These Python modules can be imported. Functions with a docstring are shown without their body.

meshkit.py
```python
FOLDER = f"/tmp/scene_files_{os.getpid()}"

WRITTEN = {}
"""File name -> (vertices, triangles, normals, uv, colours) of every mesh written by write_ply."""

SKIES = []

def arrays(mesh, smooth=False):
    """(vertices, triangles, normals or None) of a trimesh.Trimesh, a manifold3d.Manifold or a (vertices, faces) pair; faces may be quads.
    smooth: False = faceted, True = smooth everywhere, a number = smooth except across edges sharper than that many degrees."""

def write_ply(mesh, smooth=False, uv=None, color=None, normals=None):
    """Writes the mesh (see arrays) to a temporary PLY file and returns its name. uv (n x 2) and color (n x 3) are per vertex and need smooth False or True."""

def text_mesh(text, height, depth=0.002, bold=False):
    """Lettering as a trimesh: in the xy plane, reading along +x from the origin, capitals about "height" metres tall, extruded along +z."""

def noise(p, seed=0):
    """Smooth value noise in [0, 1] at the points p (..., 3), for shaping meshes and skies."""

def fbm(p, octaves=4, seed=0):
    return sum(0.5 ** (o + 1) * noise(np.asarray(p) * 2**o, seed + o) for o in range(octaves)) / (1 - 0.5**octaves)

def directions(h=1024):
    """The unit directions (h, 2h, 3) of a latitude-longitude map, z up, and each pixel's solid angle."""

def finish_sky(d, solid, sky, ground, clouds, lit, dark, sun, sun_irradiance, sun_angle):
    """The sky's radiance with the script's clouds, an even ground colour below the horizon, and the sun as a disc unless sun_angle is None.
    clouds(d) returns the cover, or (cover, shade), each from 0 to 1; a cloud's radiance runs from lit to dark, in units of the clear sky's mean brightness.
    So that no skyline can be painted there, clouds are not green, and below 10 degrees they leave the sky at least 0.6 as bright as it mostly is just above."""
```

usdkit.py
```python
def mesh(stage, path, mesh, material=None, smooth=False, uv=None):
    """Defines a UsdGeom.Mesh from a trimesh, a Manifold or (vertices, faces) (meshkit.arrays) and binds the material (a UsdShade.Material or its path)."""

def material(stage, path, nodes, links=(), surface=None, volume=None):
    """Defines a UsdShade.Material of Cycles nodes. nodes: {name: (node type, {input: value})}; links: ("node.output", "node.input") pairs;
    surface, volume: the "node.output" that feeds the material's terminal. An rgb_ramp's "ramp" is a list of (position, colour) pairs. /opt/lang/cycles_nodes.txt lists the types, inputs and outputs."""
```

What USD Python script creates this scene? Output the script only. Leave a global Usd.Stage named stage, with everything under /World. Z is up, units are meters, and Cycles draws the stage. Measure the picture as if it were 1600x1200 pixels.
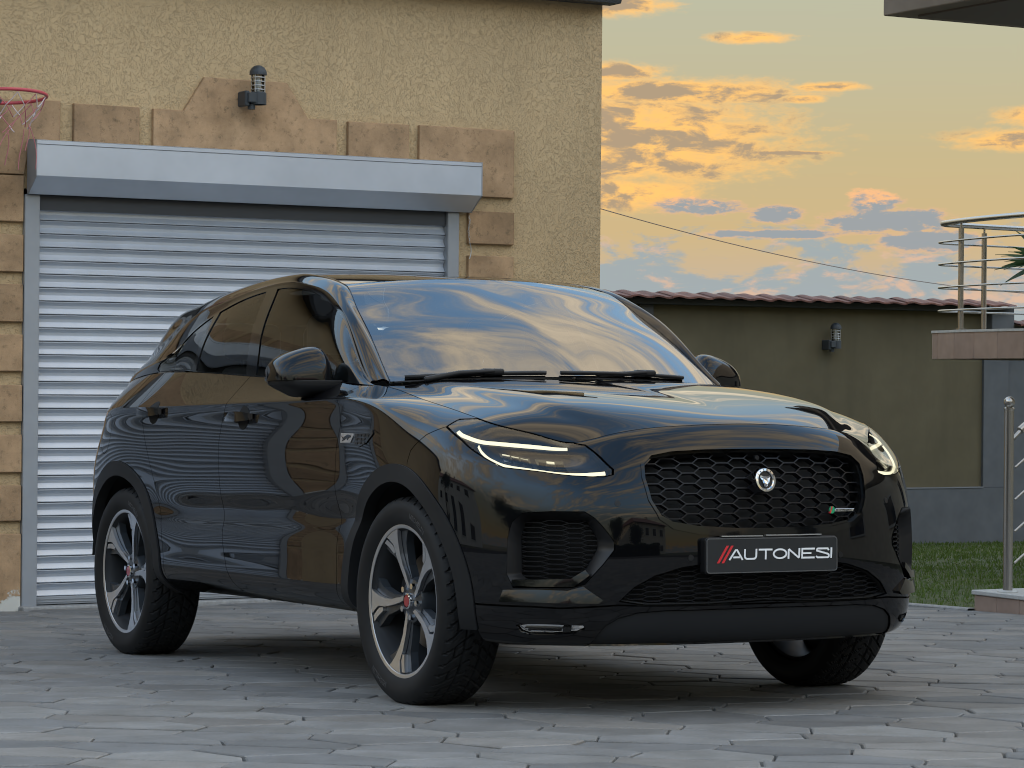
import math, random, numpy as np, trimesh, usdkit, meshkit
from pxr import Usd, UsdGeom, UsdShade, UsdLux, Gf, Sdf, Vt
from shapely.geometry import Polygon, box as sbox, LineString, Point
from shapely.prepared import prep
from shapely import affinity
from scipy.interpolate import RectBivariateSpline, CubicSpline, PchipInterpolator
from scipy.spatial import Voronoi

stage = Usd.Stage.CreateInMemory()
UsdGeom.SetStageUpAxis(stage, UsdGeom.Tokens.z)
UsdGeom.SetStageMetersPerUnit(stage, 1.0)
UsdGeom.Xform.Define(stage, '/World'); UsdGeom.Scope.Define(stage, '/World/Looks')
rng = np.random.default_rng(7); random.seed(7)

# ------------------------------------------------------------------ camera, sky, sun, exposure
CAM_H = 0.88
FOCAL_PX = 4300.0                      # for a picture 1600 wide
CAM_PITCH, CAM_ROLL = -0.0023, 0.009
EXPOSURE = 2.32
SKY_STRENGTH = 0.10
SUN_ELEV, SUN_AZ = math.radians(6.0), math.radians(-95)     # azimuth from +y towards +x
SUN_INTENSITY = 0.12
def view_axes(pitch, roll):
    c, s = math.cos(pitch), math.sin(pitch)
    fwd, down, right = np.array([0, c, s]), np.array([0, s, -c]), np.array([1., 0, 0])
    cr, sr = math.cos(roll), math.sin(roll)
    return right*cr - down*sr, right*sr + down*cr, fwd
_r, _d, _f = view_axes(CAM_PITCH, CAM_ROLL)
cam = UsdGeom.Camera.Define(stage, '/World/camera')
cam.CreateHorizontalApertureAttr(36.0); cam.CreateVerticalApertureAttr(27.0)
cam.CreateFocalLengthAttr(36.0*FOCAL_PX/1600)
cam.CreateClippingRangeAttr(Gf.Vec2f(0.1, 20000))
cam.CreateExposureAttr(EXPOSURE)
_m = Gf.Matrix4d(1.0)
_m.SetRow(0, Gf.Vec4d(*map(float, _r), 0)); _m.SetRow(1, Gf.Vec4d(*map(float, -_d), 0)); _m.SetRow(2, Gf.Vec4d(*map(float, -_f), 0)); _m.SetRow(3, Gf.Vec4d(0, 0, CAM_H, 1))
cam.AddTransformOp().Set(_m)

class Nodes:
    """small builder for Cycles node graphs"""
    def __init__(s): s.n, s.l, s.k = {}, [], 0
    def add(s, kind, out=None, **kw):
        s.k += 1; name = 'n%d' % s.k; vals = {}
        for key, v in kw.items():
            if isinstance(v, str) and '.' in v and v.split('.')[0] in s.n: s.l.append((v, name + '.' + key))
            else: vals[key] = v
        s.n[name] = (kind, vals)
        return name + '.' + out if out else name
    def math(s, t, a, b=0.0, c=0.0, clamp=False): return s.add('math', 'value', math_type=t, value1=a, value2=b, value3=c, use_clamp=clamp)
    def rng(s, v, a, b, c=0.0, d=1.0, t='linear'): return s.add('map_range', 'result', range_type=t, value=v, from_min=a, from_max=b, to_min=c, to_max=d, clamp=True)
    def mix(s, f, a, b, t='mix'): return s.add('mix_color', 'result', blend_type=t, fac=f, a=a, b=b)
    def build(s, path, surface=None, volume=None): return usdkit.material(stage, path, s.n, s.l, surface=surface, volume=volume)

K = 1.0/(SKY_STRENGTH*2**EXPOSURE)      # a radiance of 1 on the picture, as a value in the sky's graph
def sky_material():
    g = Nodes()
    def lit(c, k=1.0): return tuple(v*K*k for v in c)
    sky = g.add('sky_texture', 'color', sky_type='single_scattering', sun_disc=False, sun_elevation=SUN_ELEV, sun_rotation=SUN_AZ % (2*math.pi), altitude=100.0, air_density=1.0, aerosol_density=0.7, ozone_density=1.6)
    sky = g.mix(1.0, sky, (2.15, 2.2, 2.25), 'multiply')
    d = g.add('texture_coordinate', 'generated')
    sep = g.add('separate_xyz', vector=d)
    x, y, z = sep + '.x', sep + '.y', sep + '.z'
    azd = g.math('multiply', g.math('arctan2', x, y), 57.2958); eld = g.math('multiply', g.math('arcsine', z), 57.2958)
    # warm haze that lies round the whole horizon
    hz = g.add('rgb_ramp', 'color', fac=g.rng(eld, 0.0, 16.0), ramp=[(0, lit((.56, .46, .36))), (.12, lit((.60, .47, .33))), (.19, lit((.65, .48, .245))), (.29, lit((.60, .49, .27))), (.41, lit((.55, .51, .34))), (.50, lit((.52, .52, .38))), (.72, lit((.53, .55, .45))), (1, lit((.56, .60, .54)))])
    c = g.mix(g.rng(eld, 36.0, 9.0, t='smoothstep'), sky, hz)
    # thin high cloud laid on a plane overhead, drawn out into streaks
    zz = g.math('add', g.math('maximum', z, 0.0), 0.10)
    pv = g.add('combine_xyz', 'vector', x=g.math('divide', x, zz), y=g.math('divide', y, zz), z=0.3)
    pv = g.add('vector_rotate', 'vector', rotate_type='z_axis', vector=pv, angle=-0.55)
    pv = g.add('mapping', 'vector', vector=pv, scale=(0.85, 2.5, 1.0))
    n1 = g.add('noise_texture', 'fac', vector=pv, scale=2.1, detail=10.0, roughness=0.62, distortion=0.15)
    hi = g.math('multiply', g.rng(n1, 0.43, 0.62, t='smoothstep'), g.rng(eld, 8.0, 15.0))
    c = g.mix(g.math('multiply', hi, 0.9), c, g.mix(g.rng(n1, 0.47, 0.70), lit((1.05, .92, .72)), lit((2.35, 1.9, 1.3))))
    # low clouds: ragged, level-based banks
    lv = g.add('combine_xyz', 'vector', x=g.math('multiply', azd, 0.55), y=g.math('multiply', eld, 1.5), z=0.0)
    n2 = g.add('noise_texture', 'fac', vector=lv, scale=1.0, detail=9.0, roughness=0.66, distortion=0.25)
    lv3 = g.add('vector_math', 'vector', math_type='add', vector1=lv, vector2=(11.3, 4.1, 2.0))
    n3 = g.add('noise_texture', 'fac', vector=lv3, scale=1.7, detail=9.0, roughness=0.64, distortion=0.35)
    n4 = g.add('noise_texture', 'fac', vector=lv3, scale=5.0, detail=6.0, roughness=0.65, distortion=0.2)
    def blob(a, e, sa, se):
        u = g.math('divide', g.math('subtract', azd, a), sa); v = g.math('divide', g.math('subtract', eld, e), se)
        return g.math('add', g.math('multiply', u, u), g.math('multiply', v, v))
    edge = g.math('add', g.math('multiply', n3, .65), g.math('multiply', n4, .35))
    def cover(blobs, rough, sharp, lift=0.0):
        best = None
        for b in blobs:
            q = blob(*b); best = q if best is None else g.math('minimum', best, q)
        v = g.math('subtract', g.math('multiply', g.math('subtract', edge, .5), rough), g.math('sqrt', best))
        return g.rng(v, -1.08 + lift, -1.08 + lift + sharp, t='smoothstep'), v
    # grey-blue bank low down
    bank_m = g.math('add', n2, g.math('multiply', g.math('subtract', 2.55, eld), 0.17))
    bank = g.math('multiply', g.rng(bank_m, 0.44, 0.56, t='smoothstep'), g.rng(eld, 4.2, 3.0, t='smoothstep'))
    bank_col = g.mix(g.rng(n3, 0.50, 0.66, t='smoothstep'), lit((.35, .42, .45)), lit((.74, .50, .36)))
    c = g.mix(g.math('multiply', bank, 0.9), c, bank_col)
    warm, wv = cover([(2.2, 4.95, 3.7, 1.12), (3.2, 5.95, 3.0, 0.30), (2.3, 3.85, 1.9, 0.36), (1.9, 7.75, 1.5, 0.26), (4.9, 7.05, 0.9, 0.13), (1.9, 6.35, 1.2, 0.22), (10.9, 4.95, 1.9, 0.25), (11.2, 5.42, 1.3, 0.24), (5.6, 4.70, 1.0, 0.05), (6.5, 6.05, 0.9, 0.10), (6.0, 5.80, 0.5, 0.10), (-4.0, 4.5, 3.0, 0.8), (17.0, 4.0, 3.0, 0.6), (26.0, 5.5, 4.0, 0.5), (-14.0, 5.0, 5.0, 0.7)], 2.3, 0.80, -0.20)
    wsh = g.rng(g.math('add', g.math('multiply', n3, .7), g.math('multiply', wv, .20)), 0.17, 0.34, t='smoothstep')
    c = g.mix(g.math('multiply', warm, 0.96), c, g.mix(wsh, lit((1.12, .62, .18)), lit((.46, .34, .22))))
    cum, cv = cover([(7.75, 3.28, 1.35, 0.30), (7.45, 3.66, 0.55, 0.30), (5.4, 3.02, 1.5, 0.10), (8.6, 2.9, 1.3, 0.22), (3.75, 3.62, 1.0, 0.20), (5.45, 3.45, 0.55, 0.20), (14.0, 2.8, 2.0, 0.3), (-6.0, 3.0, 3.0, 0.4), (24.0, 3.0, 3.0, .4)], 3.0, 0.50, -0.08)
    ctop = g.rng(g.math('add', g.math('subtract', eld, 3.62), g.math('multiply', g.math('subtract', n4, .5), 1.3)), -0.05, 0.25, t='smoothstep')
    cedge = g.math('multiply', g.rng(cv, -0.62, -0.98, t='smoothstep'), .75)
    c = g.mix(g.math('multiply', cum, 0.93), c, g.mix(g.math('maximum', ctop, cedge), lit((.33, .37, .40)), lit((1.0, .54, .26))))
    bg = g.add('background_shader', 'background', color=c, strength=SKY_STRENGTH)
    return g.build('/World/Looks/sky', surface=bg)
dome = UsdLux.DomeLight.Define(stage, '/World/sky')
dome.GetPrim().SetCustomDataByKey('kind', 'structure')
UsdShade.MaterialBindingAPI.Apply(dome.GetPrim()).Bind(sky_material())
sun = UsdLux.DistantLight.Define(stage, '/World/sun')
sun.CreateIntensityAttr(SUN_INTENSITY); sun.CreateAngleAttr(0.5); sun.CreateNormalizeAttr(True); sun.CreateColorAttr(Gf.Vec3f(1.0, 0.78, 0.55))
_to = np.array([math.sin(SUN_AZ)*math.cos(SUN_ELEV), math.cos(SUN_AZ)*math.cos(SUN_ELEV), math.sin(SUN_ELEV)])
_q = Gf.Rotation(Gf.Vec3d(0, 0, 1), Gf.Vec3d(*map(float, _to)))
sun.AddTransformOp().Set(Gf.Matrix4d(1.0).SetRotate(_q))
DRL_STRENGTH = 0.30
# ------------------------------------------------------------------ helpers for objects
_used = {}
def path_for(parent, name):
    base = (parent or '/World') + '/' + name
    k = _used.get(base, -1) + 1; _used[base] = k
    return base if k == 0 else '%s_%03d' % (base, k)
def tag(prim, label=None, category=None, group=None, kind=None):
    p = prim.GetPrim() if hasattr(prim, 'GetPrim') else prim
    for k, v in (('label', label), ('category', category), ('group', group), ('kind', kind)):
        if v: p.SetCustomDataByKey(k, v)
    return p
def thing(name, label, category, matrix=None, group=None):
    path = path_for(None, name); x = UsdGeom.Xform.Define(stage, path)
    if matrix is not None: x.AddTransformOp().Set(matrix)
    tag(x, label, category, group); return path
def mat4(R, t):
    m = Gf.Matrix4d(1.0)
    for i in range(3): m.SetRow(i, Gf.Vec4d(*[float(R[j][i]) for j in range(3)], 0))
    m.SetRow(3, Gf.Vec4d(*map(float, t), 1)); return m
def obj(name, mesh, mat, parent=None, smooth=False, normals=None, label=None):
    path = path_for(parent, name)
    if normals is None: m = usdkit.mesh(stage, path, mesh, mat, smooth=smooth)
    else:
        m = usdkit.mesh(stage, path, mesh, mat, smooth=False)
        m.CreateNormalsAttr(Vt.Vec3fArray.FromNumpy(np.asarray(normals, np.float32))); m.SetNormalsInterpolation('vertex')
    if label: tag(m, label)
    return path
def bx(lo, hi):
    b = trimesh.creation.box(np.subtract(hi, lo)); b.apply_translation((np.add(lo, hi))/2); return b
def join(*ms): return trimesh.util.concatenate([m for m in ms if m is not None])
def cbox(lo, hi, c=0.006):
    """a box with chamfered edges"""
    lo, hi = np.array(lo, float), np.array(hi, float); c = min(c, *(0.45*(hi-lo)))
    pts = []
    for sx in (0, 1):
        for sy in (0, 1):
            for sz in (0, 1):
                p = np.where([sx, sy, sz], hi, lo); d = np.where([sx, sy, sz], -1, 1)*c
                for k in range(3):
                    q = p + d; q[k] = p[k]; pts.append(q)
    return trimesh.convex.convex_hull(np.array(pts))
def prism(poly, depth, c=0.0):
    """shapely polygon (in xy) extruded along z; c chamfers the top edge"""
    if c <= 0: return trimesh.creation.extrude_polygon(poly, depth, engine='earcut')
    ring = np.array(poly.exterior.coords)[:-1]
    if Polygon(ring).exterior.is_ccw is False: ring = ring[::-1]
    n = len(ring); inn = inset_ring(ring, c)
    v = np.vstack([np.c_[ring, np.zeros(n)], np.c_[ring, np.full(n, depth - c)], np.c_[inn, np.full(n, depth)]])
    f = []
    for k in range(2):
        for i in range(n):
            a, b = k*n + i, k*n + (i+1) % n; f += [(a, b, b+n), (a, b+n, a+n)]
    tv, tf = trimesh.creation.triangulate_polygon(Polygon(ring), engine='earcut')
    if np.cross(tv[tf[0][1]]-tv[tf[0][0]], tv[tf[0][2]]-tv[tf[0][0]]) < 0: tf = tf[:, ::-1]
    idx = [int(np.argmin(((ring - q)**2).sum(1))) for q in tv]
    f += [tuple(2*n + idx[j] for j in t) for t in tf]
    return trimesh.Trimesh(v, f, process=False)
def inset_ring(ring, c):
    r = np.asarray(ring, float); p, q = np.roll(r, 1, 0), np.roll(r, -1, 0)
    def nrm(a): return np.stack([-a[:, 1], a[:, 0]], 1)/np.maximum(np.linalg.norm(a, axis=1, keepdims=True), 1e-9)
    n1, n2 = nrm(r - p), nrm(q - r); m = n1 + n2
    m /= np.maximum((m*n1).sum(1, keepdims=True), .35*np.ones((len(r), 1)))
    return r + m*c
def tube(pts, r, n=10, closed=False, caps=True):
    pts = np.asarray(pts, float); k = len(pts)
    rr = np.broadcast_to(np.asarray(r, float), (k,))
    t = np.gradient(pts, axis=0) if not closed else (np.roll(pts, -1, 0) - np.roll(pts, 1, 0))
    t /= np.maximum(np.linalg.norm(t, axis=1, keepdims=True), 1e-9)
    up = np.array([0, 0, 1.]) if abs(t[0][2]) < .9 else np.array([1., 0, 0])
    v, f = [], []; a = np.cross(t[0], up); a /= np.linalg.norm(a)
    for i in range(k):
        a = a - t[i]*(a @ t[i]); a /= max(np.linalg.norm(a), 1e-9); b = np.cross(t[i], a)
        ang = np.arange(n)*2*np.pi/n
        v.append(pts[i] + rr[i]*(np.cos(ang)[:, None]*a + np.sin(ang)[:, None]*b))
    v = np.vstack(v)
    for i in range(k if closed else k-1):
        j = (i+1) % k
        for q in range(n):
            p = (q+1) % n; f += [(i*n+q, i*n+p, j*n+p), (i*n+q, j*n+p, j*n+q)]
    if caps and not closed:
        v = np.vstack([v, pts[0], pts[-1]]); c0, c1 = len(v)-2, len(v)-1
        for q in range(n):
            p = (q+1) % n; f += [(c0, p, q), (c1, (k-1)*n+q, (k-1)*n+p)]
    return trimesh.Trimesh(v, f, process=False)
def revolve(prof, n=64):
    """profile of (radius, axis) points turned about z"""
    return trimesh.creation.revolve(np.asarray(prof, float), sections=n)

def principled(path, color, rough=0.5, noise=None, bump=None, **kw):
    """noise = (scale, amount): a mottled tone; bump = (scale, strength, distance)"""
    g = Nodes(); col = tuple(color); pos = None
    if noise or bump: pos = g.add('texture_coordinate', 'object')
    args = dict(roughness=rough, **kw)
    if noise:
        n = g.add('noise_texture', 'fac', vector=pos, scale=noise[0], detail=5.0, roughness=0.6)
        k = noise[1]; args['base_color'] = g.mix(g.rng(n, .3, .7), tuple(c*(1-k) for c in col), tuple(min(1, c*(1+k)) for c in col))
    else: args['base_color'] = col
    if bump:
        n2 = g.add('noise_texture', 'fac', vector=pos, scale=bump[0], detail=4.0, roughness=0.6)
        args['normal'] = g.add('bump', 'normal', height=n2, strength=bump[1], distance=bump[2])
    return g.build('/World/Looks/' + path, surface=g.add('principled_bsdf', 'BSDF', **args))
# the plane that the yard lies in: it falls away towards the garage
G_N = np.array([-0.0087974, 0.0261969, 0.9996181])
def ground_z(x, y): return -(G_N[0]*np.asarray(x) + G_N[1]*np.asarray(y))/G_N[2]
def dense(pts, step=0.03, closed=True):
    pts = [np.asarray(p, float) for p in pts]; out = []
    for a, b in zip(pts, pts[1:] + ([pts[0]] if closed else [])):
        n = max(1, int(np.linalg.norm(b - a)/step)); out += [a + (b - a)*k/n for k in range(n)]
    if not closed: out.append(pts[-1])
    return out
# ------------------------------------------------------------------ ground: yard paving, lawn, far ground
def stone_mat(name, col, k):
    g = Nodes(); pos = g.add('geometry', 'position'); oi = g.add('object_info', 'random')
    n = g.add('noise_texture', 'fac', vector=pos, scale=260.0, detail=3.0, roughness=0.7)
    m = g.add('noise_texture', 'fac', vector=pos, scale=5.0, detail=6.0, roughness=0.65)
    base = g.mix(g.rng(n, .36, .68), tuple(c*.74 for c in col), tuple(c*1.30 for c in col))
    base = g.mix(g.rng(m, .35, .70), g.mix(1.0, base, (.70, .69, .67), 'multiply'), base)
    t = g.rng(oi, 0, 1, .80, 1.16); base = g.mix(1.0, base, g.add('combine_xyz', 'vector', x=t, y=t, z=t), 'multiply')
    h = g.math('add', g.math('multiply', n, .5), g.add('noise_texture', 'fac', vector=pos, scale=45.0, detail=4.0, roughness=.7))
    bp = g.add('bump', 'normal', height=h, strength=.35, distance=.004)
    return g.build('/World/Looks/' + name, surface=g.add('principled_bsdf', 'BSDF', base_color=base, roughness=.78, normal=bp, specular_ior_level=.4))
pavers_m = [stone_mat('paver_stone_%s' % 'abcd'[k], c, k) for k, c in enumerate([(.205, .204, .200), (.230, .227, .218), (.182, .183, .182), (.222, .212, .198)])]
joint_m = principled('joint_sand', (.022, .021, .02), .95, noise=(40, .4))
soil_m = principled('soil', (.06, .05, .038), .95, noise=(12, .4))

yaw = math.radians(29.3)
E1 = np.array([math.cos(yaw), math.sin(yaw), 0]); NN = np.array([math.sin(yaw), -math.cos(yaw), 0]); UP = np.array([0, 0, 1.])
FD, LT = np.array([0.4817, -0.8763, 0]), np.array([0.8763, 0.4817, 0])          # along the drive towards the street, and across it
W0 = np.array([-2.6168, 15.2374, 0.0])                # foot of the garage front at the left jamb of its right-hand door
WALL_R = mat4(np.column_stack([E1, -NN, UP]), W0)     # garage frame: x along the front, -y out of it, z up
def gpt(x, y): return np.array([x, y, float(ground_z(x, y))])

def flat_sheet(pts, dz):
    tv, tf = trimesh.creation.triangulate_polygon(Polygon(pts), engine='earcut')
    if np.cross(tv[tf[0][1]]-tv[tf[0][0]], tv[tf[0][2]]-tv[tf[0][0]]) < 0: tf = tf[:, ::-1]
    return np.c_[tv, ground_z(tv[:, 0], tv[:, 1]) + dz], tf
far = []
NGX = np.linspace(-1, 1, 41); gx = np.sign(NGX)*np.abs(NGX)**3*1500
vx, vy = np.meshgrid(gx, gx, indexing='ij'); rr = np.hypot(vx, vy)
gz = ground_z(np.clip(vx, -60, 60), np.clip(vy, -60, 60)) - .12 - .6*np.clip((rr-35)/40, 0, 1)
idx = np.arange(41*41).reshape(41, 41); ff = np.concatenate([np.stack([idx[:-1, :-1], idx[1:, :-1], idx[1:, 1:]], -1).reshape(-1, 3), np.stack([idx[:-1, :-1], idx[1:, 1:], idx[:-1, 1:]], -1).reshape(-1, 3)])
far_m = principled('far_ground', (.075, .08, .045), .95, noise=(.3, .4))
tag(UsdGeom.Mesh.Get(stage, obj('ground', (np.c_[vx.ravel(), vy.ravel(), gz.ravel()], ff), far_m, smooth=True)), kind='structure')

Q = np.array([2.542, 15.073])                          # far left corner of the stair plinth
edge_far = Q - FD[:2]*12.0
drive_poly = Polygon([(-14, -12), (13, -12), (13, 2), tuple(Q + LT[:2]*.02), tuple(edge_far), tuple((W0 + E1*3.7)[:2]), tuple(W0[:2] - E1[:2]*10), (-14, 6)])
P_DRV = '/World/driveway'; UsdGeom.Xform.Define(stage, P_DRV); tag(stage.GetPrimAtPath(P_DRV), kind='structure')
obj('paving_bed', flat_sheet(list(drive_poly.exterior.coords)[:-1], -.016), joint_m, P_DRV)
# paving stones: six-sided, each laid as two halves
PW, PH1, PH = .42, .27, .52
pitch_y = (PH + PH1)/2
pa = math.radians(-14); ca, sa = math.cos(pa), math.sin(pa)
def hsh(i, j, s):
    return np.random.default_rng(abs(int(i*7919 + j*104729 + s*1299709)) % (2**31)).random()*2 - 1
def pv(i, j, k):
    """corner points of the lattice, shared by neighbours so that joints stay even"""
    return None
stones = []
vis = Polygon([(-1.75, 7.3), (1.75, 7.3), (4.2, 16.5), (-4.2, 16.5)])
for j in range(-52, 78):
    for i in range(-48, 48):
        cx0 = (i + (.5 if j % 2 else 0))*PW; cy0 = j*pitch_y
        c = np.array([ca*cx0 - sa*cy0, sa*cx0 + ca*cy0 + 10])
        if not (-9 < c[0] < 9 and -2 < c[1] < 21): continue
        if not drive_poly.contains(Point(c)): continue
        # corner jitter from hashes of shared lattice positions
        def V(dx, dy):
            kx, ky = round((cx0 + dx)/(PW/2)), round((cy0 + dy)*1000)
            return np.array([cx0 + dx + .020*hsh(kx, ky, 1), cy0 + dy + .020*hsh(kx, ky, 2)])
        st = .016
        lm_t, lm_b = V(-PW/2, 0) + [st, 0], V(-PW/2, 0) - [st, 0]
        rm_t, rm_b = V(PW/2, 0) + [st, 0], V(PW/2, 0) - [st, 0]
        tl, tr, tp = V(-PW/2, PH1/2), V(PW/2, PH1/2), V(0, PH/2)
        bl, br, bt = V(-PW/2, -PH1/2), V(PW/2, -PH1/2), V(0, -PH/2)
        mid = .012*hsh(i, j, 5); m0 = np.array([0, mid])
        for half, P in ((0, [lm_t + m0, rm_t + m0*.3, tr, tp, tl]), (1, [bl, bt, br, rm_b + m0*.3, lm_b + m0])):
            P = np.array(P); P = P.mean(0) + (P - P.mean(0))*[1.0, .965]; Wp = np.c_[ca*P[:, 0] - sa*P[:, 1], sa*P[:, 0] + ca*P[:, 1] + 10]
            stones.append((Wp, hsh(i, j, 7 + half), hsh(i, j, 11 + half), hsh(i, j, 13+half)))
def paver_mesh(Wp, h, tx, ty):
    ring = inset_ring(Wp, .0032); r1 = inset_ring(Wp, .0042); r2 = inset_ring(Wp, .0085)
    c = Wp.mean(0); n = len(Wp)
    z = lambda r, d: ground_z(r[:, 0], r[:, 1]) + d + h*.0022 + (r[:, 0]-c[0])*tx*.006 + (r[:, 1]-c[1])*ty*.006
    v = np.vstack([np.c_[ring, z(ring, -.02)], np.c_[r1, z(r1, -.0035)], np.c_[r2, z(r2, .0)]])
    f = []
    for k in range(2):
        for a in range(n): b = (a+1) % n; f += [(k*n+a, k*n+b, (k+1)*n+b), (k*n+a, (k+1)*n+b, (k+1)*n+a)]
    f += [(2*n, 2*n+a, 2*n+a+1) for a in range(1, n-1)]
    return v, np.array(f)
cam_d = [np.hypot(*s[0].mean(0)) for s in stones]
inview = [vis.contains(Point(s[0].mean(0))) for s in stones]
order = sorted(range(len(stones)), key=lambda k: (not inview[k], cam_d[k]))
for k in order[:300]:
    obj('paver', paver_mesh(*stones[k]), pavers_m[int(abs(stones[k][1])*997) % 4], P_DRV)
rest = [[], [], [], []]
for k in order[300:]: rest[int(abs(stones[k][1])*997) % 4].append(paver_mesh(*stones[k]))
for k, lst in enumerate(rest):
    V, F, b = [], [], 0
    for v, f in lst: V.append(v); F.append(f + b); b += len(v)
    tag(UsdGeom.Mesh.Get(stage, obj('paver_field', (np.vstack(V), np.vstack(F)), pavers_m[k], P_DRV)), kind='stuff')

# lawn: a bed of soil with blades, and a narrow kerb line against the paving
lawn_pts = [tuple(Q), tuple(edge_far), tuple(edge_far + LT[:2]*12), tuple(Q + LT[:2]*12)]
lawn_soil = principled('lawn_soil', (.06, .075, .022), .95, noise=(20, .5))
def lawn_h(x, y):
    p = np.stack([x*1.3, y*1.3, 0*x], -1); return .02 + .03*meshkit.fbm(p, 3, 4)
gxs, gys = np.meshgrid(np.linspace(.06, 12, 90), np.linspace(0, 12, 80), indexing='ij')
LX = Q[0] + LT[0]*gxs - FD[0]*gys; LY = Q[1] + LT[1]*gxs - FD[1]*gys
LZ = ground_z(LX, LY) + lawn_h(LX, LY)*np.clip(gxs/.3, .2, 1)
ix = np.arange(90*80).reshape(90, 80); lf = np.concatenate([np.stack([ix[:-1, :-1], ix[1:, :-1], ix[1:, 1:]], -1).reshape(-1, 3), np.stack([ix[:-1, :-1], ix[1:, 1:], ix[:-1, 1:]], -1).reshape(-1, 3)])
tag(UsdGeom.Mesh.Get(stage, obj('lawn_ground', (np.c_[LX.ravel(), LY.ravel(), LZ.ravel()], lf[:, ::-1]), lawn_soil, smooth=True)), kind='structure')
def grass_mat():
    g = Nodes(); r = g.add('geometry', 'random_per_island'); pos = g.add('geometry', 'position')
    n = g.add('noise_texture', 'fac', vector=pos, scale=1.6, detail=3.0)
    c = g.add('rgb_ramp', 'color', fac=g.math('add', g.math('multiply', r, .6), g.math('multiply', n, .4)), ramp=[(0, (.06, .10, .014)), (.4, (.10, .155, .024)), (.75, (.16, .205, .045)), (1, (.27, .25, .10))])
    s = g.add('principled_bsdf', 'BSDF', base_color=c, roughness=.6)
    return g.build('/World/Looks/grass', surface=g.add('mix_closure', 'closure', fac=.3, closure1=s, closure2=g.add('translucent_bsdf', 'BSDF', color=c)))
gr = np.random.default_rng(3); NB = 60000
a = gr.random(NB)*7.0 + .03; b = gr.random(NB)**1.15*10.6
bx_ = Q[0] + LT[0]*a - FD[0]*b; by_ = Q[1] + LT[1]*a - FD[1]*b
bz_ = ground_z(bx_, by_) + lawn_h(bx_, by_)*np.clip(a/.3, .2, 1) - .004
hh = .62*(.022 + .03*gr.random(NB)**2 + .018*meshkit.noise(np.stack([bx_*2.2, by_*2.2, 0*bx_], -1), 5))*(1 + .012*(b > 9.6)); ang = gr.random(NB)*6.283; wd = .0028 + .0022*gr.random(NB) + .0004*b
tip = .6*hh[:, None]*np.c_[np.cos(ang+1.3), np.sin(ang+1.3)]*gr.random((NB, 1))
base = np.c_[bx_, by_, bz_]; off = np.c_[np.cos(ang)*wd, np.sin(ang)*wd, 0*wd]
gv = np.stack([base - off, base + off, base + np.c_[tip, hh]], 1).reshape(-1, 3); gf = np.arange(NB*3).reshape(-1, 3)
gp = obj('grass', (gv, gf), grass_mat()); tag(UsdGeom.Mesh.Get(stage, gp), 'short green mown grass between the paving and the olive wall', 'grass', kind='stuff')
kerb_m = principled('kerb_concrete', (.27, .27, .265), .85, noise=(30, .25))
kv = []
for t in np.linspace(0, 11.5, 40): kv.append(Q - FD[:2]*t)
kv = np.array(kv); ks = []
for off, dz in ((-.045, -.03), (-.045, .006), (-.038, .012), (.030, .012), (.036, .006), (.036, -.05)):
    p = kv + LT[:2]*off; ks.append(np.c_[p, ground_z(p[:, 0], p[:, 1]) + dz])
KV = np.vstack(ks); n = len(kv); kf = []
for r in range(5):
    for i in range(n-1): kf += [(r*n+i, r*n+i+1, (r+1)*n+i+1), (r*n+i, (r+1)*n+i+1, (r+1)*n+i)]
tag(UsdGeom.Mesh.Get(stage, obj('lawn_kerb', (KV, np.array(kf)), kerb_m)), kind='structure')

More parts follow.
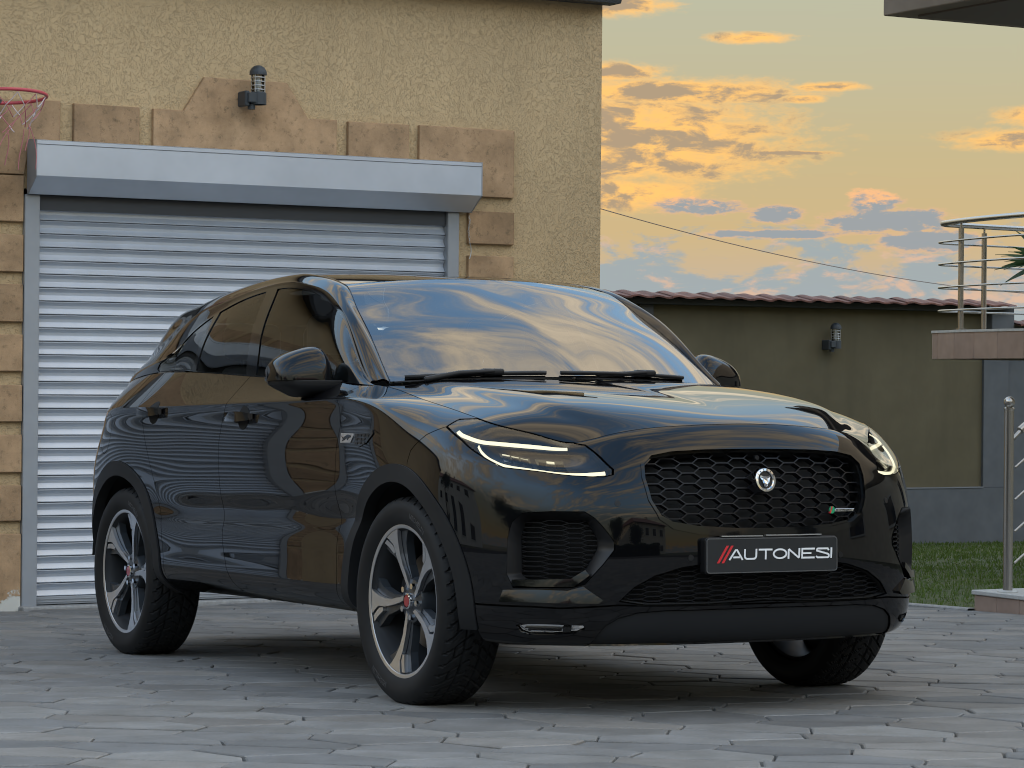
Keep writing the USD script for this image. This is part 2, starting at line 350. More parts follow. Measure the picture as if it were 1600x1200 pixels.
# ------------------------------------------------------------------ garage
def stucco(name, col, scale=1.0, strength=.8, dist=.006, stain=.22):
    """dragged render: short worm-shaped scores over a mottled ground"""
    g = Nodes(); pos = g.add('texture_coordinate', 'object')
    w = g.add('noise_texture', 'color', vector=pos, scale=14.0*scale, detail=2.0)
    wv = g.add('vector_math', 'vector', math_type='multiply_add', vector1=w, vector2=(.11, .11, .11), vector3=pos)
    mp = g.add('mapping', 'vector', vector=wv, scale=(26.0*scale, 26.0*scale, 62.0*scale))
    v = g.add('noise_texture', 'fac', vector=mp, scale=1.0, detail=3.0, roughness=.55)
    sc = g.rng(v, .36, .47, t='smoothstep')
    fine = g.add('noise_texture', 'fac', vector=pos, scale=300.0*scale, detail=3.0)
    h = g.math('add', sc, g.math('multiply', fine, .35))
    big = g.add('noise_texture', 'fac', vector=pos, scale=1.1, detail=6.0, roughness=.62)
    st = g.add('mapping', 'vector', vector=pos, scale=(2.6, 2.6, .45)); drip = g.add('noise_texture', 'fac', vector=st, scale=1.6, detail=5.0, roughness=.6)
    c = g.mix(g.rng(big, .35, .68), tuple(x*(1-stain) for x in col), col)
    c = g.mix(g.math('multiply', g.rng(drip, .50, .72), stain*1.4), c, tuple(x*.55 for x in col))
    c = g.mix(g.rng(sc, 0, 1, .24, 0), c, tuple(x*.55 for x in col))
    bp = g.add('bump', 'normal', height=h, strength=strength, distance=dist)
    return g.build('/World/Looks/' + name, surface=g.add('principled_bsdf', 'BSDF', base_color=c, roughness=.9, normal=bp, specular_ior_level=.25))
ochre = stucco('ochre_stucco', (.55, .40, .228), 2.1, .8, .004, .14)
def block_mat():
    g = Nodes(); pos = g.add('texture_coordinate', 'object'); col = (.46, .30, .175)
    fine = g.add('noise_texture', 'fac', vector=pos, scale=220.0, detail=4.0, roughness=.7)
    big = g.add('noise_texture', 'fac', vector=pos, scale=4.5, detail=7.0, roughness=.7)
    spots = g.add('noise_texture', 'fac', vector=pos, scale=28.0, detail=6.0, roughness=.75)
    c = g.mix(g.rng(big, .34, .66), tuple(x*.60 for x in col), tuple(x*1.06 for x in col))
    c = g.mix(g.math('multiply', g.rng(spots, .54, .70), .75), c, (.14, .10, .06))
    c = g.mix(g.rng(fine, .3, .7, .14, 0), c, (.10, .07, .04))
    z = g.add('separate_xyz', vector=pos) + '.z'
    peel = g.rng(g.math('subtract', big, g.math('multiply', g.math('add', z, .30), 1.4)), .60, .63)
    c = g.mix(peel, c, (.55, .54, .50))
    tn = g.rng(g.add('object_info', 'random'), 0, 1, .84, 1.10); c = g.mix(1.0, c, g.add('combine_xyz', 'vector', x=tn, y=tn, z=g.math('multiply', tn, .98)), 'multiply')
    bp = g.add('bump', 'normal', height=g.math('add', g.math('add', fine, spots), g.math('multiply', peel, -2.0)), strength=.45, distance=.004)
    return g.build('/World/Looks/quoin_block', surface=g.add('principled_bsdf', 'BSDF', base_color=c, roughness=.88, normal=bp, specular_ior_level=.25))
quoin = block_mat()
alu = principled('painted_aluminium', (.47, .51, .57), .33, noise=(2.2, .09), metallic=.55)
alu_frame = principled('grey_aluminium_frame', (.30, .315, .335), .42, metallic=.3, noise=(6, .06))
gutter_m = principled('dark_gutter', (.045, .05, .058), .5)
rust_m = principled('rusty_gap', (.07, .03, .022), .9, noise=(25, .4))
roof_dark = principled('roof_felt', (.06, .055, .05), .9)

GAR = thing('garage', 'ochre rendered garage with brown quoin blocks and grey roller shutter doors', 'garage', WALL_R)
T = .30
D1, D2 = (-.012, 2.535), (-3.02, -.555)                 # the two door openings along the front
ZB = -.75
walls = [bx((-9, 0, ZB), (D2[0]-.092, T, 3.26)), bx((D2[1]+.092, 0, ZB), (D1[0]-.092, T, 1.9)), bx((D1[1]+.082, 0, ZB), (3.617, T, 3.26)), bx((D2[0]-.092, 0, 1.9), (D1[1]+.082, T, 3.26)),
         bx((3.317, T, ZB), (3.617, 8, 3.26)), bx((-9, T, ZB), (-8.7, 8, 3.26)), bx((-9, 8, ZB), (3.617, 8.3, 3.26))]
wall_p = obj('wall', join(*walls), ochre, GAR)
obj('roof', bx((-9.0, .0, 3.262), (3.617, 8.3, 3.40)), roof_dark, GAR)
gut = prism(Polygon([(-.13, 3.185), (.0, 3.185), (.0, 3.33), (-.15, 3.33), (-.15, 3.22)]), 12.72)
gut.vertices = np.c_[gut.vertices[:, 2] - 9.05, gut.vertices[:, 0] - .002, gut.vertices[:, 1]]
obj('gutter', trimesh.convex.convex_hull(gut.vertices), gutter_m, GAR)
obj('threshold', join(cbox((-.12, -.10, -.6), (2.66, -.012, -.404), .006), cbox((-2.9, -.10, -.6), (-.46, -.012, -.400), .006)), kerb_m, GAR)
obj('floor', bx((-8.6, .31, ZB), (3.3, 7.9, -.56)), kerb_m, GAR)
def block(pts, name='quoin_block'):
    """a raised render block drawn in (x, z) of the front"""
    p = Polygon(pts); r = np.array(p.exterior.coords)[:-1]
    jit = lambda q: q + .0010*np.array([hsh(int(abs(x)*1000), int(abs(y)*1000), 3) for x, y in q])[:, None]
    m = prism(Polygon(jit(np.array(dense(r, .25)))), .027, .0035); v = m.vertices
    m = trimesh.Trimesh(np.c_[v[:, 0], -v[:, 2] - .0005, v[:, 1]], m.faces, process=False)
    if m.volume < 0: m.invert()
    obj(name, m, quoin, wall_p)
def rect(x0, x1, z0, z1): return [(x0, z0), (x1, z0), (x1, z1), (x0, z1)]
def door_surround(o):
    block(rect(.178+o, .568+o, 1.90, 2.383)); block(rect(1.872+o, 2.272+o, 1.90, 2.374))
    block([(.649+o, 1.90), (1.797+o, 1.90), (1.797+o, 2.376), (1.611+o, 2.376), (1.475+o, 2.576), (.959+o, 2.576), (.836+o, 2.380), (.649+o, 2.380)], 'keystone_block')
door_surround(0)
for a, b in ((-2.67, -2.22), (-2.14, -1.74), (-1.66, -1.26), (-1.18, -.80)): block(rect(a, b, 1.90, 2.383))
block([(2.34, 2.165), (2.34, 2.376), (2.988, 2.376), (2.988, 1.968), (2.62, 1.968), (2.62, 2.165)])
block([(-.43, 1.975), (-.43, 2.385), (.099, 2.392), (.099, 2.165), (-.075, 2.165), (-.108, 1.975)])
for k in range(9):
    zt = 1.879 - .267*k
    if zt < -.55: break
    block(rect(2.678, 2.991, max(zt-.195, -.52), zt))
for zt, zb in ((1.968, 1.716), (1.642, 1.438), (1.371, 1.163), (1.092, .891), (.815, .613), (.540, .334), (.262, .067), (-.005, -.46)):
    block(rect(-.442, -.108, zb, zt))
    block(rect(-3.44, -3.114, zb, zt))
block([(-3.44, 1.975), (-3.44, 2.385), (-2.75, 2.385), (-2.75, 2.165), (-3.114, 1.975)])
def shutter_door(span, label):
    dm = Gf.Matrix4d(WALL_R)
    d = thing('roller_shutter_door', label, 'garage door', dm, None)
    x0, x1 = span
    # slats, each with its own drawn-out lower lip
    prof = [(0, .020), (-.003, .0195), (-.0035, .0050), (-.0065, .0030), (-.0260, .0190), (-.0420, .0195), (-.0690, .0005), (-.0715, .0005), (-.0730, .0030), (-.0742, .0200), (-.0742, .030), (0, .030)]
    zt = 1.804; k = 0
    while zt > -.29:
        pg = _Pg([(y, z) for z, y in prof]); m = trimesh.creation.extrude_polygon(pg, x1-x0, engine='earcut'); v = m.vertices
        m = trimesh.Trimesh(np.c_[v[:, 2] + x0, v[:, 0] + .006 + .0008*hsh(k, int(x0*100), 9), v[:, 1] + zt], m.faces, process=False)
        if m.volume < 0: m.invert()
        obj('slat', m, alu, d); zt -= .0745; k += 1
    bot = join(cbox((x0, .004, zt-.046), (x1, .04, zt-.001), .003), cbox((x0, .0005, zt-.034), (x1, .01, zt-.030), .002), cbox((x0, .0005, zt-.018), (x1, .01, zt-.015), .0015))
    obj('bottom_rail', bot, alu_frame, d)
    obj('bottom_seal', bx((x0, .012, zt-.066), (x1, .034, zt-.0465)), rubber_d, d)
    for a, b in ((x0-.090, x0-.0015), (x1+.0015, x1+.079)):
        obj('guide_rail', cbox((a, -.028, -.60), (b, .055, 1.868), .004), alu_frame, d)
    # box with a canted underside
    bp = _Pg([(0, 2.168), (-.15, 2.158), (-.150, 1.962), (-.018, 1.868), (0, 1.868)])
    m = trimesh.creation.extrude_polygon(bp, x1-x0+.220, engine='earcut'); v = m.vertices
    m = trimesh.Trimesh(np.c_[v[:, 2] + x0-.078, v[:, 0] - .0360, v[:, 1]], m.faces, process=False)
    if m.volume < 0: m.invert()
    bxp = obj('shutter_box', m, alu, d)
    obj('box_seam', join(bx((x0-.079, -.1868, 2.132), (x1+.143, -.1862, 2.1355)), bx((x0-.0795, -.186, 2.155), (x1+.1435, -.15, 2.1565))), gutter_m, bxp)
    obj('box_end_cap', join(*[trimesh.Trimesh(np.c_[np.r_[[e]*5, [e+.004]*5], np.tile(np.array([(-.0362, 2.170), (-.188, 2.160), (-.188, 1.960), (-.0545, 1.866), (-.0362, 1.866)]), (2, 1))], trimesh.convex.convex_hull(np.c_[np.r_[[0]*5, [1]*5], np.tile(np.array([(-.036, 2.17), (-.188, 2.160), (-.188, 1.960), (-.0545, 1.866), (-.036, 1.866)]), (2, 1))]).faces, process=False).convex_hull for e in (x0-.082, x1+.143)]), alu_frame, bxp)
    obj('inner_lintel', bx((x0, .0, 1.785), (x1, .06, 1.90)), gutter_m, d)
    for a, b in ((x0-.118, x0-.0925), (x1+.081, x1+.12)):
        obj('jamb_gap', bx((a, .012, -.6), (b, .05, 1.86)), rust_m, d)
_Pg = Polygon
rubber_d = principled('door_seal', (.015, .015, .016), .8)
shutter_door(D1, 'silver grey roller shutter door of horizontal slats behind the parked car')
shutter_door(D2, 'second silver roller shutter door, left of the pillar of brown blocks')
# chain hanging from the right end of the box
links = []
for k in range(9):
    z = 1.84 - k*.017; a = np.linspace(0, 2*np.pi, 12, endpoint=False)
    p = np.c_[.0045*np.cos(a), 0*a, .010*np.sin(a)] if k % 2 else np.c_[0*a, .0045*np.cos(a), .010*np.sin(a)]
    links.append(tube(p + [2.668 + .004*math.sin(k), -.05, z], .0015, 5, closed=True))
hook = tube(np.array([(2.672, -.05, 1.69 - .1*t + 0) for t in np.linspace(0, 1, 6)]) + np.c_[.012*np.sin(np.linspace(0, 3.1, 6)), np.zeros(6), np.zeros(6)], .003, 6)
chain_m = principled('galvanised_steel', (.5, .5, .5), .35, metallic=.9)
ch = thing('hanging_chain', 'short galvanised chain hanging under the right end of the shutter box', 'chain', WALL_R)
obj('links', join(*links), chain_m, ch); obj('hook', hook, chain_m, ch)

# ------------------------------------------------------------------ bulkhead wall lamps
lamp_body = principled('lamp_cast_body', (.030, .036, .042), .5)
lamp_tube = principled('lamp_bulb_white', (.6, .6, .58), .4)
lamp_glass = None
def wall_lamp(origin, frame, label):
    """frame columns: along the wall, out of the wall, up"""
    t = thing('wall_lamp', label, 'wall lamp', mat4(np.column_stack(frame), origin), 'bulkhead lamps on the outer walls')
    ctr = (0.035, .085)
    obj('wall_mount', cbox((-.055, .0, -.012), (-.025, .11, .075), .006), lamp_body, t)
    base = prism(Polygon([(ctr[0] + .048*math.cos(a), ctr[1] + .048*math.sin(a)) for a in np.linspace(0, 6.283, 33)[:-1]]), .072, .006)
    base.vertices[:, 2] += .0; obj('socket', join(base, cbox((-.04, .045, .008), (.03, .125, .064), .004)), lamp_body, t, smooth=30)
    neck = trimesh.creation.cylinder(.022, .03, sections=24); neck.apply_translation((-.005, .085, -.014)); obj('cable_gland', neck, lamp_body, t, smooth=30)
    gl = trimesh.creation.revolve(np.array([(.036, .071), (.036, .176), (.0345, .176), (.0345, .071)]), sections=32); gl.apply_translation((*ctr, 0)); obj('glass', gl, lamp_glass_m, t, smooth=40)
    bulb = trimesh.creation.revolve(np.array([(0, .155), (.010, .150), (.016, .135), (.016, .10), (.010, .085), (.010, .073), (0, .073)]), sections=20); bulb.apply_translation((*ctr, 0)); obj('bulb', bulb, lamp_tube, t, smooth=True)
    rings = [trimesh.creation.torus(.0405, .0030, major_sections=32, minor_sections=8) for _ in range(4)]
    for r, z in zip(rings, (.085, .108, .131, .154)): r.apply_translation((*ctr, z))
    bars = [tube([(ctr[0] + .041*math.cos(a), ctr[1] + .041*math.sin(a), .068), (ctr[0] + .041*math.cos(a), ctr[1] + .041*math.sin(a), .178)], .003, 6) for a in np.radians([45, 135, 225, 315])]
    obj('cage', join(*rings, *bars), chain_m, t, smooth=40)
    capp = [(.050*math.cos(a), .176 + .050*math.sin(a)) for a in np.radians(np.linspace(0, 90, 10))]
    cp = trimesh.creation.revolve(np.array([(0, .170), (.050, .170)] + capp), sections=36); cp.apply_translation((*ctr, 0)); obj('cap', cp, lamp_body, t, smooth=40)
def glass_simple(path, tint, ior):
    g = Nodes(); fr = g.add('fresnel', 'fac', IOR=ior)
    return g.build('/World/Looks/' + path, surface=g.add('mix_closure', 'closure', fac=fr, closure1=g.add('transparent_bsdf', 'BSDF', color=tint), closure2=g.add('glossy_bsdf', 'BSDF', color=(1, 1, 1), roughness=.02)))
lamp_glass_m = glass_simple('lamp_clear_glass', (.9, .92, .92), 1.5)
wall_lamp(W0 + E1*1.215 + NN*.036 + UP*2.428, (E1, NN, UP), 'dark caged wall lamp on the keystone above the shutter door')

# ------------------------------------------------------------------ basketball hoop on the garage, left
hoop_m = principled('red_hoop_paint', (.42, .055, .07), .45); net_w = principled('net_cord', (.62, .52, .52), .8); net_r = principled('faded_red_net_cord', (.45, .16, .17), .8)
HP = thing('basketball_hoop', 'red basketball hoop with a torn net fixed high on the garage wall', 'basketball hoop', mat4(np.column_stack([E1, NN, UP]), W0 + E1*(-.34) + UP*2.365))
tilt = .075
def hp(a, r, z): return np.c_[r*np.cos(a), .36 + r*np.sin(a)*math.cos(tilt), z + r*np.sin(a)*math.sin(tilt)]
aa = np.linspace(0, 2*np.pi, 64, endpoint=False)
obj('rim', tube(hp(aa, .226, 0*aa), .0095, 10, closed=True), hoop_m, HP, smooth=True)
obj('bracket', join(cbox((-.075, .0, -.11), (.075, .02, .04), .004), cbox((-.06, .02, -.012), (.06, .15, .004), .003), tube([(-.05, .02, -.09), (-.05, .15, -.01)], .008), tube([(.05, .02, -.09), (.05, .15, -.01)], .008)), principled('dark_bracket', (.02, .02, .022), .5), HP, smooth=30)
cords_w, cords_r = [], []
NRG = 12; lv = [(.222, -.012), (.195, -.075), (.150, -.135), (.125, -.175)]
hr = np.random.default_rng(11)
for lev in range(3):
    (ra, za), (rb, zb) = lv[lev], lv[lev+1]
    for k in range(NRG):
        for s in (-.5, .5):
            a0 = 2*np.pi*(k + (.5 if lev % 2 else 0))/NRG; a1 = a0 + s*2*np.pi/NRG
            if lev == 2 and hr.random() < .45: continue
            p = np.vstack([hp(np.array([a0]), ra, za), hp(np.array([(a0+a1)/2]), (ra+rb)/2*1.0, (za+zb)/2 - .006), hp(np.array([a1]), rb, zb)])
            (cords_w if hr.random() < .45 else cords_r).append(tube(p, .0028, 6))
for k in range(9):
    a0 = 2*np.pi*k/9 + .2; ln = .10 + .13*hr.random()
    p0 = hp(np.array([a0]), .135, -.16)[0]; p = np.array([p0 + [.018*math.sin(3*t + k), .01*math.cos(2*t+k), -ln*t] for t in np.linspace(0, 1, 8)]); p[:, 0] += .03*np.linspace(0, 1, 8)*hr.standard_normal()
    cords_r.append(tube(p, .0026, 6))
net = obj('net', join(*cords_r), net_r, HP, smooth=True); tag(UsdGeom.Mesh.Get(stage, obj('white_cords', join(*cords_w), net_w, net, smooth=True)), kind='stuff')

# ------------------------------------------------------------------ olive boundary wall with tiled coping
W1 = np.array([3.555, 24.561, 0.0]); PWM = mat4(np.column_stack([E1, -NN, UP]), W1)
olive = stucco('olive_render', (.135, .115, .070), 4.0, .4, .003, .26)
grey_r = principled('grey_render', (.086, .092, .099), .85, noise=(4, .15), bump=(120, .25, .002))
beam_m = principled('dark_coping_beam', (.040, .043, .046), .85, noise=(5, .15))
BW = thing('boundary_wall', 'olive rendered boundary wall with grey plinth, grey piers and red tiled coping', 'wall', PWM)
ZG = -1.0
obj('panel', bx((-12, .02, -.078), (1.1, .24, 1.51)), olive, BW)
obj('plinth', join(cbox((-12, -.012, ZG), (1.12, .25, -.080), .004)), grey_r, BW)
obj('plinth_edge', bx((-12, -.016, -.0795), (.826, .018, -.0700)), principled('plinth_lip', (.17, .18, .19), .85), BW)
for a, b in ((-2.846, -2.713), (.828, 1.115), (-6.6, -6.4), (-10.3, -10.1)):
    obj('pier', cbox((a, -.004, -.0785), (b, .235, 1.509), .003), grey_r, BW)
obj('coping_beam', cbox((-12, -.07, 1.511), (1.12, .30, 1.566), .004), beam_m, BW)
obj('pier_head', cbox((.86, -.075, 1.360), (1.118, .236, 1.5095), .004), grey_r, BW)
tile_ms = [principled('coping_tile_%s' % 'abc'[k], c, .7, noise=(14, .35), bump=(90, .3, .003)) for k, c in enumerate([(.105, .036, .024), (.085, .030, .020), (.12, .046, .030)])]
TP = .205
def roof_tile(x, z0, tone, dyy=0):
    t = np.linspace(0, 1, 11); w = np.where(t < .62, .010*np.sin(np.pi*t/.62), -.005*np.sin(np.pi*(t-.62)/.38))
    v, f = [], []
    for (y, zz) in ((-.155, .0), (-.150, .004), (.09, .046), (.33, .0)):
        for th in (0, .014):
            for a, b in zip(t, w): v.append((x + a*TP*1.04, y + dyy, z0 + zz + b + th))
    n = 11
    def q(a, b, c, d): f.extend([(a, b, c), (a, c, d)])
    for r in range(3):
        for i in range(n-1):
            q((2*r+1)*n+i, (2*r+1)*n+i+1, (2*r+3)*n+i+1, (2*r+3)*n+i); q((2*r)*n+i, (2*r+2)*n+i, (2*r+2)*n+i+1, (2*r)*n+i+1)
    for i in range(n-1): q(i, i+1, n+i+1, n+i)
    return np.array(v), np.array(f)
x = -5.9; k = 0
while x < .98:
    obj('coping_tile', roof_tile(x, 1.560 + .003*hsh(k, 1, 1), 0, .006*hsh(k, 2, 2)), tile_ms[k % 3 if hsh(k, 3, 3) > 0 else (k+1) % 3], BW, smooth=40); x += TP; k += 1
BW2 = thing('lower_boundary_wall', 'lower stretch of grey boundary wall with red tiles, behind the terrace', 'wall', PWM)
obj('panel', bx((1.121, .02, ZG), (7, .24, 1.39)), grey_r, BW2)
x = 1.13; k = 0
while x < 4.2: obj('coping_tile', roof_tile(x, 1.388, 0), tile_ms[k % 3], BW2, smooth=40); x += TP; k += 1
wall_lamp(W1 + E1*(-.905) + NN*(-.018) + UP*1.160, (E1, NN, UP), 'dark caged wall lamp in the middle of the olive boundary wall')

# ------------------------------------------------------------------ house on the right: terrace, railing, stair post, eaves
tile_face = [principled('facing_tile_%s' % 'ab'[k], c, .45, noise=(9, .12), bump=(60, .08, .001)) for k, c in enumerate([(.30, .215, .17), (.28, .20, .16)])]
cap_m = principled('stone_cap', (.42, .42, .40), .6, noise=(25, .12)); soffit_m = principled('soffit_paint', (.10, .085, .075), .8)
steel = principled('stainless_steel', (.42, .40, .37), .22, metallic=1.0)
FS, LS = FD, LT
HM = mat4(np.column_stack([LS, -FS, UP]), np.array([Q[0], Q[1], -.373]))      # x across, -y towards the street
PLN = thing('stair_plinth', 'low stone capped plinth faced with beige tiles at the foot of the stair', 'plinth', HM)
obj('core', bx((.012, -3.3, -.12), (3.0, -.012, .088)), cap_m, PLN)
obj('cap', cbox((-.012, -3.32, .0885), (3.02, .012, .113), .004), cap_m, PLN)
for k in range(9):
    obj('facing_tile', cbox((.001, -.004 - .19*(k+1) + .0025, -.05), (.013, -.004 - .19*k, .0875), .002), tile_face[k % 2], PLN)
obj('facing_tile', cbox((.003, -.011, -.05), (.40, .001, .0875), .002), tile_face[0], PLN); obj('facing_tile', cbox((.403, -.011, -.05), (.80, .001, .0875), .002), tile_face[1], PLN)
SR = thing('stair_railing', 'stainless steel stair post with ball finial and sloping handrail rods', 'railing', HM)
px0, py0 = .07, -.20
obj('post', revolve([(0, .113), (.026, .113), (.026, 1.100), (.029, 1.104), (.029, 1.112), (.006, 1.122), (0, 1.122)], 28), steel, SR, smooth=30)
_post = stage.GetPrimAtPath(SR + '/post'); UsdGeom.Xformable(_post).AddTranslateOp().Set(Gf.Vec3d(px0, py0, 0))
ball = trimesh.creation.icosphere(3, .030); ball.apply_translation((px0, py0, 1.145)); obj('ball_finial', ball, steel, SR, smooth=True)
fl = revolve([(0, .1135), (.055, .1135), (.055, .118), (.045, .123), (.027, .125), (0, .125)], 32); fl.apply_translation((px0, py0, 0)); obj('base_flange', fl, cap_m, SR, smooth=30)
dirn = np.array([1.0, 0, .70]); dirn /= np.linalg.norm(dirn)
def rodp(z, l=1.8, s=.045): a = np.array([px0 + s, py0, z]); return [a, a + dirn*l]
obj('handrail', tube(rodp(.990, 1.8, .075), .0215, 16), steel, SR, smooth=40)
obj('handrail_neck', tube([(px0+.028, py0, .945), (px0+.055, py0, .968), (px0+.077, py0, .988)], .011, 12), steel, SR, smooth=40)
for z in (.79, .615, .442, .27): obj('rod', tube(rodp(z), .0065, 10), steel, SR, smooth=40)

# terrace slab with a rounded corner: the plan of its edge runs from the far right, round the corner, towards the street
TD = 20.0; tc = np.array([3.068, 20.0])                      # corner seen at the slab's left end
d_back = np.array([.80, .60]); d_front = np.array([.175, -.985])
def plan(off, r0=.30):
    """edge line inset by off: far leg, round corner, near leg"""
    c = tc + np.array([.30, .10]); r = r0 - off
    a0 = math.atan2(d_back[0], -d_back[1]) ; 
    nb, nf = np.array([-d_back[1], d_back[0]]), np.array([d_front[1], -d_front[0]])      # outward: away from the terrace
    ang0, ang1 = math.atan2(nb[1], nb[0]), math.atan2(nf[1], nf[0])
    if ang1 < ang0: ang1 += 2*np.pi
    arc_ = [c + r*np.array([math.cos(t), math.sin(t)]) for t in np.linspace(ang0, ang1, 22)]
    far_leg = [arc_[0] + d_back*t for t in np.linspace(3.2, .1, 14)]
    near = []; p = arc_[-1].copy(); d = d_front.copy()
    for t in range(14):
        ang = .030*1.0; d = np.array([d[0]*math.cos(ang) - d[1]*math.sin(ang), d[0]*math.sin(ang) + d[1]*math.cos(ang)]); p = p + d*.12; near.append(p.copy())
    return np.array(far_leg + arc_ + near)
TR = thing('terrace', 'raised terrace slab with rounded corner and beige tiled edge', 'terrace')
def slab(off, z0, z1):
    pl_ = plan(off); end = np.array([pl_[-1] + [3, .6], pl_[0] + [2, -1]]); ring = np.vstack([pl_, end]); p = Polygon(ring)
    m = prism(p, z1-z0); m.vertices[:, 2] += z0; return m
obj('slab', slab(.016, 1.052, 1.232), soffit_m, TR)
obj('cap', slab(-.006, 1.2325, 1.250), cap_m, TR)
ep = plan(0.0); L_ = np.r_[0, np.cumsum(np.linalg.norm(np.diff(ep, axis=0), axis=1))]; ei = plan(.0155)
s0 = 0
for s0 in np.arange(0, L_[-1]-.1, .30):
    tt = np.linspace(s0 + .0025, min(s0 + .2975, L_[-1]), 7); P = np.c_[np.interp(tt, L_, ep[:, 0]), np.interp(tt, L_, ep[:, 1])]; I = np.c_[np.interp(tt, L_, ei[:, 0]), np.interp(tt, L_, ei[:, 1])]
    ring = np.vstack([P, I[::-1]]); m = prism(Polygon(ring).buffer(0), .188); m.vertices[:, 2] += 1.044
    obj('edge_tile', m, tile_face[int(s0/.3) % 2], TR)
RL = thing('terrace_railing', 'curved stainless steel railing of tubes and posts around the terrace', 'railing')
def rail(off, z, r, name):
    p = plan(off); q = spline_like(p, 120); obj(name, tube(np.c_[q, np.full(len(q), z)], r, 12), steel, RL, smooth=True)
def spline_like(p, n):
    L = np.r_[0, np.cumsum(np.linalg.norm(np.diff(p, axis=0), axis=1))]; return CubicSpline(L, p)(np.linspace(0, L[-1], n))
rail(.07, 2.035, .020, 'handrail')
for z in (1.895, 1.735, 1.565, 1.395): rail(.045, z, .0075, 'rail')
pp = plan(.085); Lp = np.r_[0, np.cumsum(np.linalg.norm(np.diff(pp, axis=0), axis=1))]
for s in (2.87, 3.72, 1.2, 4.9):
    s = min(s, Lp[-1]); q = np.array([np.interp(s, Lp, pp[:, 0]), np.interp(s, Lp, pp[:, 1])])
    pst = join(tube([(*q, 1.25), (*q, 1.985)], .0205, 16), tube([(*q, 1.985), (*q, 2.025)], .008, 10)); ps = obj('post', pst, steel, RL, smooth=40)
    obj('post_flange', tube([(*q, 1.2505), (*q, 1.262)], .042, 20), steel, ps, smooth=40)
# spiky plant in a pot on the terrace
leaf_g = Nodes(); _lr = leaf_g.add('object_info', 'random'); _lc = leaf_g.mix(leaf_g.add('geometry', 'random_per_island'), (.030, .065, .022), (.055, .105, .035))
leaf_m = leaf_g.build('/World/Looks/palm_leaf', surface=leaf_g.add('mix_closure', 'closure', fac=.25, closure1=leaf_g.add('principled_bsdf', 'BSDF', base_color=_lc, roughness=.45), closure2=leaf_g.add('translucent_bsdf', 'BSDF', color=_lc)))
pot_m = principled('terracotta_pot', (.26, .12, .07), .8); trunk_m = principled('palm_trunk', (.09, .065, .04), .9, noise=(20, .3))
PC = np.array([3.89, 19.95, 1.76])
YP = thing('potted_palm', 'spiky green potted palm reaching through the terrace railing', 'plant')
pot = revolve([(0, 1.251), (.12, 1.251), (.15, 1.50), (.165, 1.50), (.165, 1.53), (.14, 1.53), (.13, 1.50), (0, 1.50)], 32); pot.apply_translation((PC[0], PC[1], 0)); obj('pot', pot, pot_m, YP, smooth=30)
obj('trunk', tube([(PC[0], PC[1], 1.48), (PC[0]+.01, PC[1], 1.62), (PC[0], PC[1], 1.78)], [.04, .045, .05], 12), trunk_m, YP, smooth=True)
pr = np.random.default_rng(5)
for k in range(70):
    az_ = pr.random()*2*np.pi; el_ = math.radians(-35 + 115*pr.random()**.9); ln = .30 + .11*pr.random()
    d = np.array([math.cos(az_)*math.cos(el_), math.sin(az_)*math.cos(el_), math.sin(el_)]); sd = np.cross(d, [0, 0, 1.]); sd /= np.linalg.norm(sd)+1e-9; nu = np.cross(sd, d); rl = 2.4*(pr.random()-.5); sd, nu = sd*math.cos(rl) + nu*math.sin(rl), nu*math.cos(rl) - sd*math.sin(rl)
    v, f = [], []
    for t in np.linspace(0, 1, 8):
        w = .024*(math.sin(math.pi*min(1, t*.92+.10)))**.7*(1 - t**4) + .0008; c = PC + d*ln*t - np.array([0, 0, .10])*t**2.2*ln*1.3
        v += [c - sd*w, c + nu*.006*(1-t) - nu*.004, c + sd*w]
    for i in range(7):
        for j in (0, 1): a0 = i*3+j; f += [(a0, a0+1, a0+4), (a0, a0+4, a0+3)]
    obj('leaf', (np.array(v), np.array(f)), leaf_m, YP, smooth=40)
# eaves of the house, and the house itself standing right of the view
EAVE = np.array([2.405, 18.0, 3.267])
EM = mat4(np.column_stack([LS, -FS, UP]), EAVE)
HS = thing('house', 'house on the right whose dark soffit and eaves show in the upper corner', 'house', EM)
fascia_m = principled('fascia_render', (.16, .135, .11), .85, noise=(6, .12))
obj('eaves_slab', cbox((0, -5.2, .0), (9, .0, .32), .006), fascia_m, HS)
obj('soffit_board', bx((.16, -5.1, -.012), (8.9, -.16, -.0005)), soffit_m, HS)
obj('roof_edge', cbox((-.26, -4.4, .325), (9, -.25, .42), .006), gutter_m, HS)
house_wall = principled('house_render', (.50, .45, .36), .85, noise=(3, .1)); pane_m = principled('window_pane', (.02, .025, .03), .05, coat_weight=.5)
obj('wall', bx((2.2, -24, -3.75), (9, -1.0, -.0135)), house_wall, HS)
for k in range(5):
    y1 = -3.0 - 4.2*k; fr_ = obj('window', cbox((2.145, y1-1.5, -2.5), (2.199, y1, -1.05), .006), cap_m, HS); obj('pane', bx((2.135, y1-1.42, -2.42), (2.144, y1-.08, -1.13)), pane_m, fr_)
obj('upper_storey', bx((2.4, -24, .425), (9, -3.4, 3.2)), house_wall, HS)

